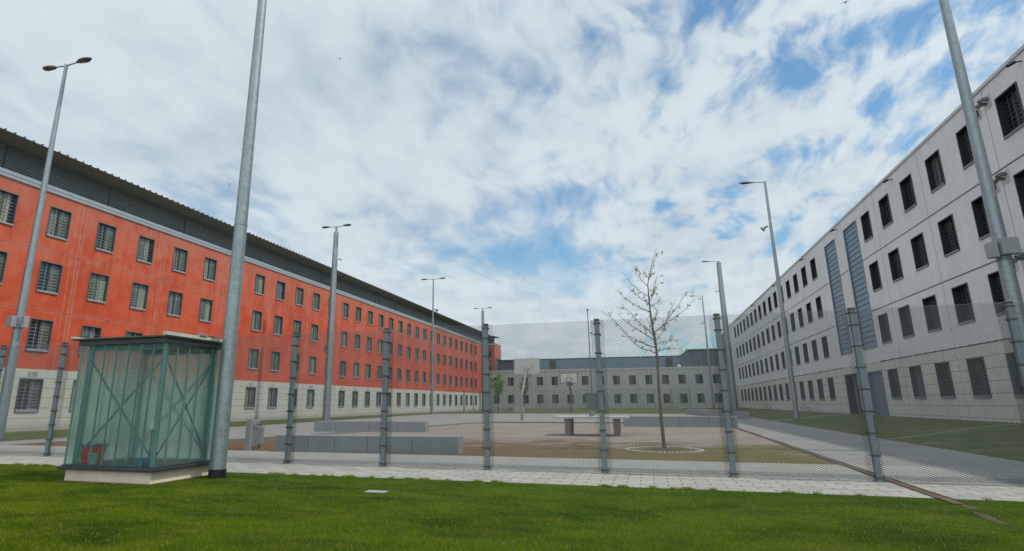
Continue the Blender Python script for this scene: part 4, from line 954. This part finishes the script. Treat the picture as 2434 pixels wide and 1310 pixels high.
hoop(-8.70, 41.7, -.20, 'near basketball hoop seen from behind, plain white board on a bent galvanised pole', 3.30, 2.0, 1.15, 1.1, 1.8)
hoop(-8.22, 66.3, PI + .0, 'far basketball hoop facing the fence, white board with black outline', 3.22, 1.95, 1.12, 1.2, 2.3, mat='galv_dark')

# ------------------------------------------------------------------ drain, cover plate, tree ring
mb = MB(); a, b = Vector((3.465, 8.70, 0)), Vector((3.98, 33.5, 0)); n = 50
for k in range(n):
    p = a + (b - a) * k / n; q = a + (b - a) * (k + .985) / n
    mb.add([(p.x - .07, p.y, .014), (p.x + .07, p.y, .014), (q.x + .07, q.y, .014), (q.x - .07, q.y, .014)], [(0, 1, 2, 3)])
    mb.add([(p.x - .078, p.y, 0), (p.x - .078, p.y, .021), (q.x - .078, q.y, .021), (q.x - .078, q.y, 0), (p.x - .070, p.y, .021), (q.x - .070, q.y, .021)], [(0, 1, 2, 3), (1, 4, 5, 2)])
    mb.add([(p.x + .078, p.y, 0), (p.x + .078, p.y, .021), (q.x + .078, q.y, .021), (q.x + .078, q.y, 0), (p.x + .070, p.y, .021), (q.x + .070, q.y, .021)], [(0, 3, 2, 1), (1, 2, 5, 4)])
tag(mb.build('drain_channel', MT['rust']), 'narrow rusty drainage channel running from the lawn under the fence along the gravel', 'drain')
mb = MB(); mb.box((-3.85, 7.66, 0), (-3.55, 7.82, .016), .004); tag(mb.build('cover_plate', MT['bench']), 'small pale rectangular cover plate sunk in the near lawn', 'cover')
TX, TY = .32, 16.4
t = empty('tree_ring', (TX - .02, TY - .05, 0), 'ring of pale cobbles around the foot of the young bare tree', 'edging'); n = 44
mb = MB()
for k in range(n):
    a = 2 * PI * k / n; r = .93 * random.uniform(.985, 1.015); mb.obox((r * math.cos(a), r * math.sin(a), -.02), (.10, 2 * PI * .93 / n * .86, .045 + random.uniform(0, .010)), a, .008)
mb.build('cobbles', MT['cobble'], t)
mb = MB(); m = 40; vs = [(0, 0, .045)]
for k in range(m): vs.append((.86 * math.cos(2 * PI * k / m), .86 * math.sin(2 * PI * k / m), .012))
mb.add([(x, y, .010 + z * .05) for x, y, z in vs], [(0, k + 1, (k + 1) % m + 1) for k in range(m)], True); mb.build('moss', MT['gravel'], t)
mb = MB(); vs = [(.02, 0, .05)] + [((.42 + .10 * math.sin(3 * a_) + .06 * math.sin(7 * a_)) * math.cos(a_), (.42 + .10 * math.sin(3 * a_) + .06 * math.sin(7 * a_)) * math.sin(a_), .014) for a_ in [2 * PI * k / m for k in range(m)]]
mb.add(vs, [(0, k + 1, (k + 1) % m + 1) for k in range(m)], True); mb.build('soil', MT['soil'], t)

# ------------------------------------------------------------------ trees
def leaf_quads(mb, c, n, spread, size, rnd, droop=0):
    for _ in range(n):
        p = Vector(c) + Vector((rnd.gauss(0, spread), rnd.gauss(0, spread), rnd.gauss(0, spread) - droop))
        a = Vector((rnd.uniform(-1, 1), rnd.uniform(-1, 1), rnd.uniform(-1, .6))).normalized(); b = a.cross(Vector((rnd.uniform(-1, 1), rnd.uniform(-1, 1), rnd.uniform(-1, 1)))).normalized(); s = size * rnd.uniform(.6, 1.3)
        mb.add([tuple(p), tuple(p + a * s * .5 + b * s * .32), tuple(p + a * s), tuple(p + a * s * .5 - b * s * .32)], [(0, 1, 2, 3)])
TR = [(-0.0, -0.05), (-0.02, 0.74), (-0.02, 1.49), (0.0, 2.26), (-0.01, 2.82), (-0.07, 3.36), (-0.09, 3.86), (-0.09, 4.39), (-0.05, 4.57), (0.08, 5.02), (0.22, 5.43)]
BR = [[(-0.02, 2.48), (-0.2, 2.57), (-0.38, 2.61), (-0.6, 2.8), (-0.91, 3.22), (-1.14, 3.48), (-1.28, 3.56)], [(-0.03, 2.64), (-0.25, 2.73), (-0.41, 2.81), (-0.66, 2.96), (-0.92, 3.0)], [(-0.02, 2.83), (-0.26, 3.0), (-0.44, 3.13), (-0.69, 3.31), (-0.96, 3.57)], [(-0.06, 3.01), (-0.27, 3.19), (-0.44, 3.4), (-0.62, 3.66), (-0.85, 3.82)], [(-0.08, 3.62), (-0.3, 3.72), (-0.53, 3.88), (-0.76, 4.07), (-0.95, 4.32)], [(-0.11, 3.85), (-0.28, 3.96), (-0.44, 4.11), (-0.62, 4.29)], [(-0.11, 4.06), (-0.27, 4.15), (-0.45, 4.31), (-0.65, 4.53)], [(-0.1, 4.34), (-0.22, 4.5), (-0.35, 4.69), (-0.45, 4.84)], [(-0.05, 4.57), (-0.18, 4.68), (-0.44, 4.85)], [(-0.03, 3.05), (0.13, 3.15), (0.28, 3.27), (0.43, 3.48), (0.64, 3.72), (0.9, 4.07)], [(-0.0, 2.84), (0.16, 3.01), (0.26, 3.2), (0.3, 3.34), (0.39, 3.56), (0.54, 3.87)], [(0.28, 3.27), (0.57, 3.45), (0.79, 3.61), (1.07, 3.89)], [(0.01, 2.71), (0.12, 2.8), (0.29, 2.81), (0.43, 2.87)], [(0.01, 2.53), (0.18, 2.59), (0.41, 2.61), (0.68, 2.58)], [(-0.08, 3.78), (0.09, 3.85), (0.25, 3.98)], [(-0.08, 3.91), (0.04, 4.13), (0.11, 4.35), (0.18, 4.65)], [(-0.05, 4.52), (0.07, 4.82), (0.15, 5.12), (0.28, 5.32)]]
rt = random.Random(3)
TE = empty('young_tree', (TX, TY, 0), 'young slender tree with sparse budding twigs standing in a cobble ring', 'tree')
tk = MB(); tk.tube([(x, 0, z) for x, z in TR], [.052, .043, .038, .034, .029, .024, .019, .014, .011, .007, .003], 10); tk.build('trunk', MT['bark'], TE)
lim = MB(); lv = MB()
allb = []
for b in BR:
    k = rt.uniform(-.75, .75); pts = [Vector((x, k * abs(x - b[0][0]) * 1.0, z)) for x, z in b]; allb.append((pts, .0105 if len(b) > 4 else .007))
for q in range(6):                                           # limbs towards and away from the yard, hidden in the silhouette
    z = rt.uniform(2.6, 4.3); s_ = rt.choice((-1, 1)); L = (4.9 - z) * .42
    allb.append(([Vector((-.04, 0, z)), Vector((rt.uniform(-.15, .15), s_ * L * .5, z + L * .3)), Vector((rt.uniform(-.25, .25), s_ * L, z + L * .8))], .008))
for pts, r in allb:
    n = len(pts); lim.tube(pts, [r * (1 - .8 * i / (n - 1)) + .0018 for i in range(n)], 6)
    for i in range(1, n):
        for _ in range(7):
            t_ = rt.random(); p = pts[i - 1].lerp(pts[i], t_); d = (pts[i] - pts[i - 1]).normalized()
            e = (d * .6 + Vector((rt.uniform(-1, 1), rt.uniform(-1, 1), rt.uniform(-.5, 1.1))) * .9).normalized() * rt.uniform(.10, .30)
            mid = p + e * .55 + Vector((0, 0, rt.uniform(-.02, .03))); lim.tube([p, mid, p + e], [.0020, .0016, .0010], 4, cap=False)
            for f in (.4, .7, 1.0):
                if rt.random() < .34: leaf_quads(lv, p + e * f, rt.randint(1, 3), .012, .025, rt)
                if rt.random() < .06: leaf_quads(lv, p + e * f, 7, .016, .045, rt, .03)
lim.build('branches', MT['bark'], TE); lv.build('leaves', MT['leaf'], TE)
def small_tree(x, y, h, seed, label, lean=0, dense=1.0, col='leafg'):
    r = random.Random(seed); t = empty('small_tree', (x, y, G(x, y)), label, 'tree', 'small trees on the far grass'); h0 = h * .40
    MB().tube([(0, 0, -.05), (.02, 0, h0), (lean * .4, 0, h * .7), (lean, 0, h * .95)], [.07, .055, .035, .01], 8).build('trunk', MT['bark'], t)
    lb = MB(); lf = MB()
    for k in range(13):
        z = h0 + (h * .45) * r.random() * .7; a = r.uniform(0, 2 * PI); L = h * r.uniform(.22, .34); out_ = r.uniform(.35, .80)
        p0 = Vector((.02, 0, z)); p1 = p0 + Vector((math.cos(a) * L * out_ * .6, math.sin(a) * L * out_ * .6, L * .45)); p2 = p0 + Vector((math.cos(a) * L * out_ * 1.3, math.sin(a) * L * out_ * 1.3, L * r.uniform(.75, 1.1)))
        lb.tube([p0, p1, p2], [.02, .014, .005], 5)
        for q in range(int(12 * dense)):
            tt = r.uniform(.15, 1.0); c = p0.lerp(p1, tt * 2) if tt < .5 else p1.lerp(p2, tt * 2 - 1); leaf_quads(lf, c, 9, .10, .17, r)
    lb.build('branches', MT['bark'], t); lf.build('leaves', MT[col], t)
small_tree(-17.2, 68.7, 4.7, 4, 'small bushy bright green tree on the far grass, left of the near hoop', .1, 1.5)
small_tree(-15.6, 76.3, 4.3, 9, 'thin sparse light green tree just left of the near hoop pole', 0, .6, 'leaf')
MB_ = MB(); MB_.tube([(-16.95, 68.9, G(-17, 69)), (-16.95, 68.9, G(-17, 69) + 2.0)], .04, 8); MB_.tube([(-16.95, 68.9, G(-17, 69) + 1.9), (-17.15, 68.75, G(-17, 69) + 1.92)], .02, 6); tag(MB_.build('tree_stake', MT['cobble']), 'pale wooden stake supporting the small bushy tree', 'stake')

# ------------------------------------------------------------------ birds
def bird(x, y, z, s, rz, label):
    t = empty('bird', (x, y, z), label, 'bird', 'birds high in the sky'); t.rotation_euler = (0, .2, rz)
    b = MB(); b.tube([(-.16 * s, 0, 0), (-.08 * s, 0, .01), (.04 * s, 0, .015), (.12 * s, 0, .02), (.16 * s, 0, .02)], [.006 * s, .03 * s, .035 * s, .02 * s, .004 * s], 8)
    b.add([(.03 * s, .02 * s, .01), (.02 * s, .16 * s, .06 * s), (-.07 * s, .30 * s, .02 * s), (-.05 * s, .14 * s, .04 * s), (-.05 * s, .02 * s, .01)], [(0, 1, 2, 3, 4)])
    b.add([(.03 * s, -.02 * s, .01), (.02 * s, -.16 * s, .06 * s), (-.07 * s, -.30 * s, .02 * s), (-.05 * s, -.14 * s, .04 * s), (-.05 * s, -.02 * s, .01)], [(0, 4, 3, 2, 1)])
    b.build('body', MT['black'], t)
def skyp(px_, py_, D):
    c, s = math.cos, math.sin; q = cam.matrix_world.to_3x3() @ Vector(((px_ - CXP) / F_PX, -(py_ - CYP) / F_PX, -1)); q.normalize(); return Vector((0, 0, EYE)) + q * D
for (a, b, D, s, rz, l) in ((808, 140, 60, .75, .6, 'tiny dark bird high above the yard, middle left of the sky'), (545, 438, 70, 1.0, 2.0, 'tiny dark bird just above the metal roof of the red block'), (2010, 6, 60, 1.1, 1.1, 'tiny dark bird at the top edge of the sky on the right')):
    p = skyp(a, b, D); bird(p.x, p.y, p.z, s, rz, l)
# prototypes of windows are no longer needed
for pr in L_PROTO + R_PROTO + F_PROTO:
    for ch in KIDS[pr.name]: bpy.data.objects.remove(ch)
    bpy.data.objects.remove(pr)
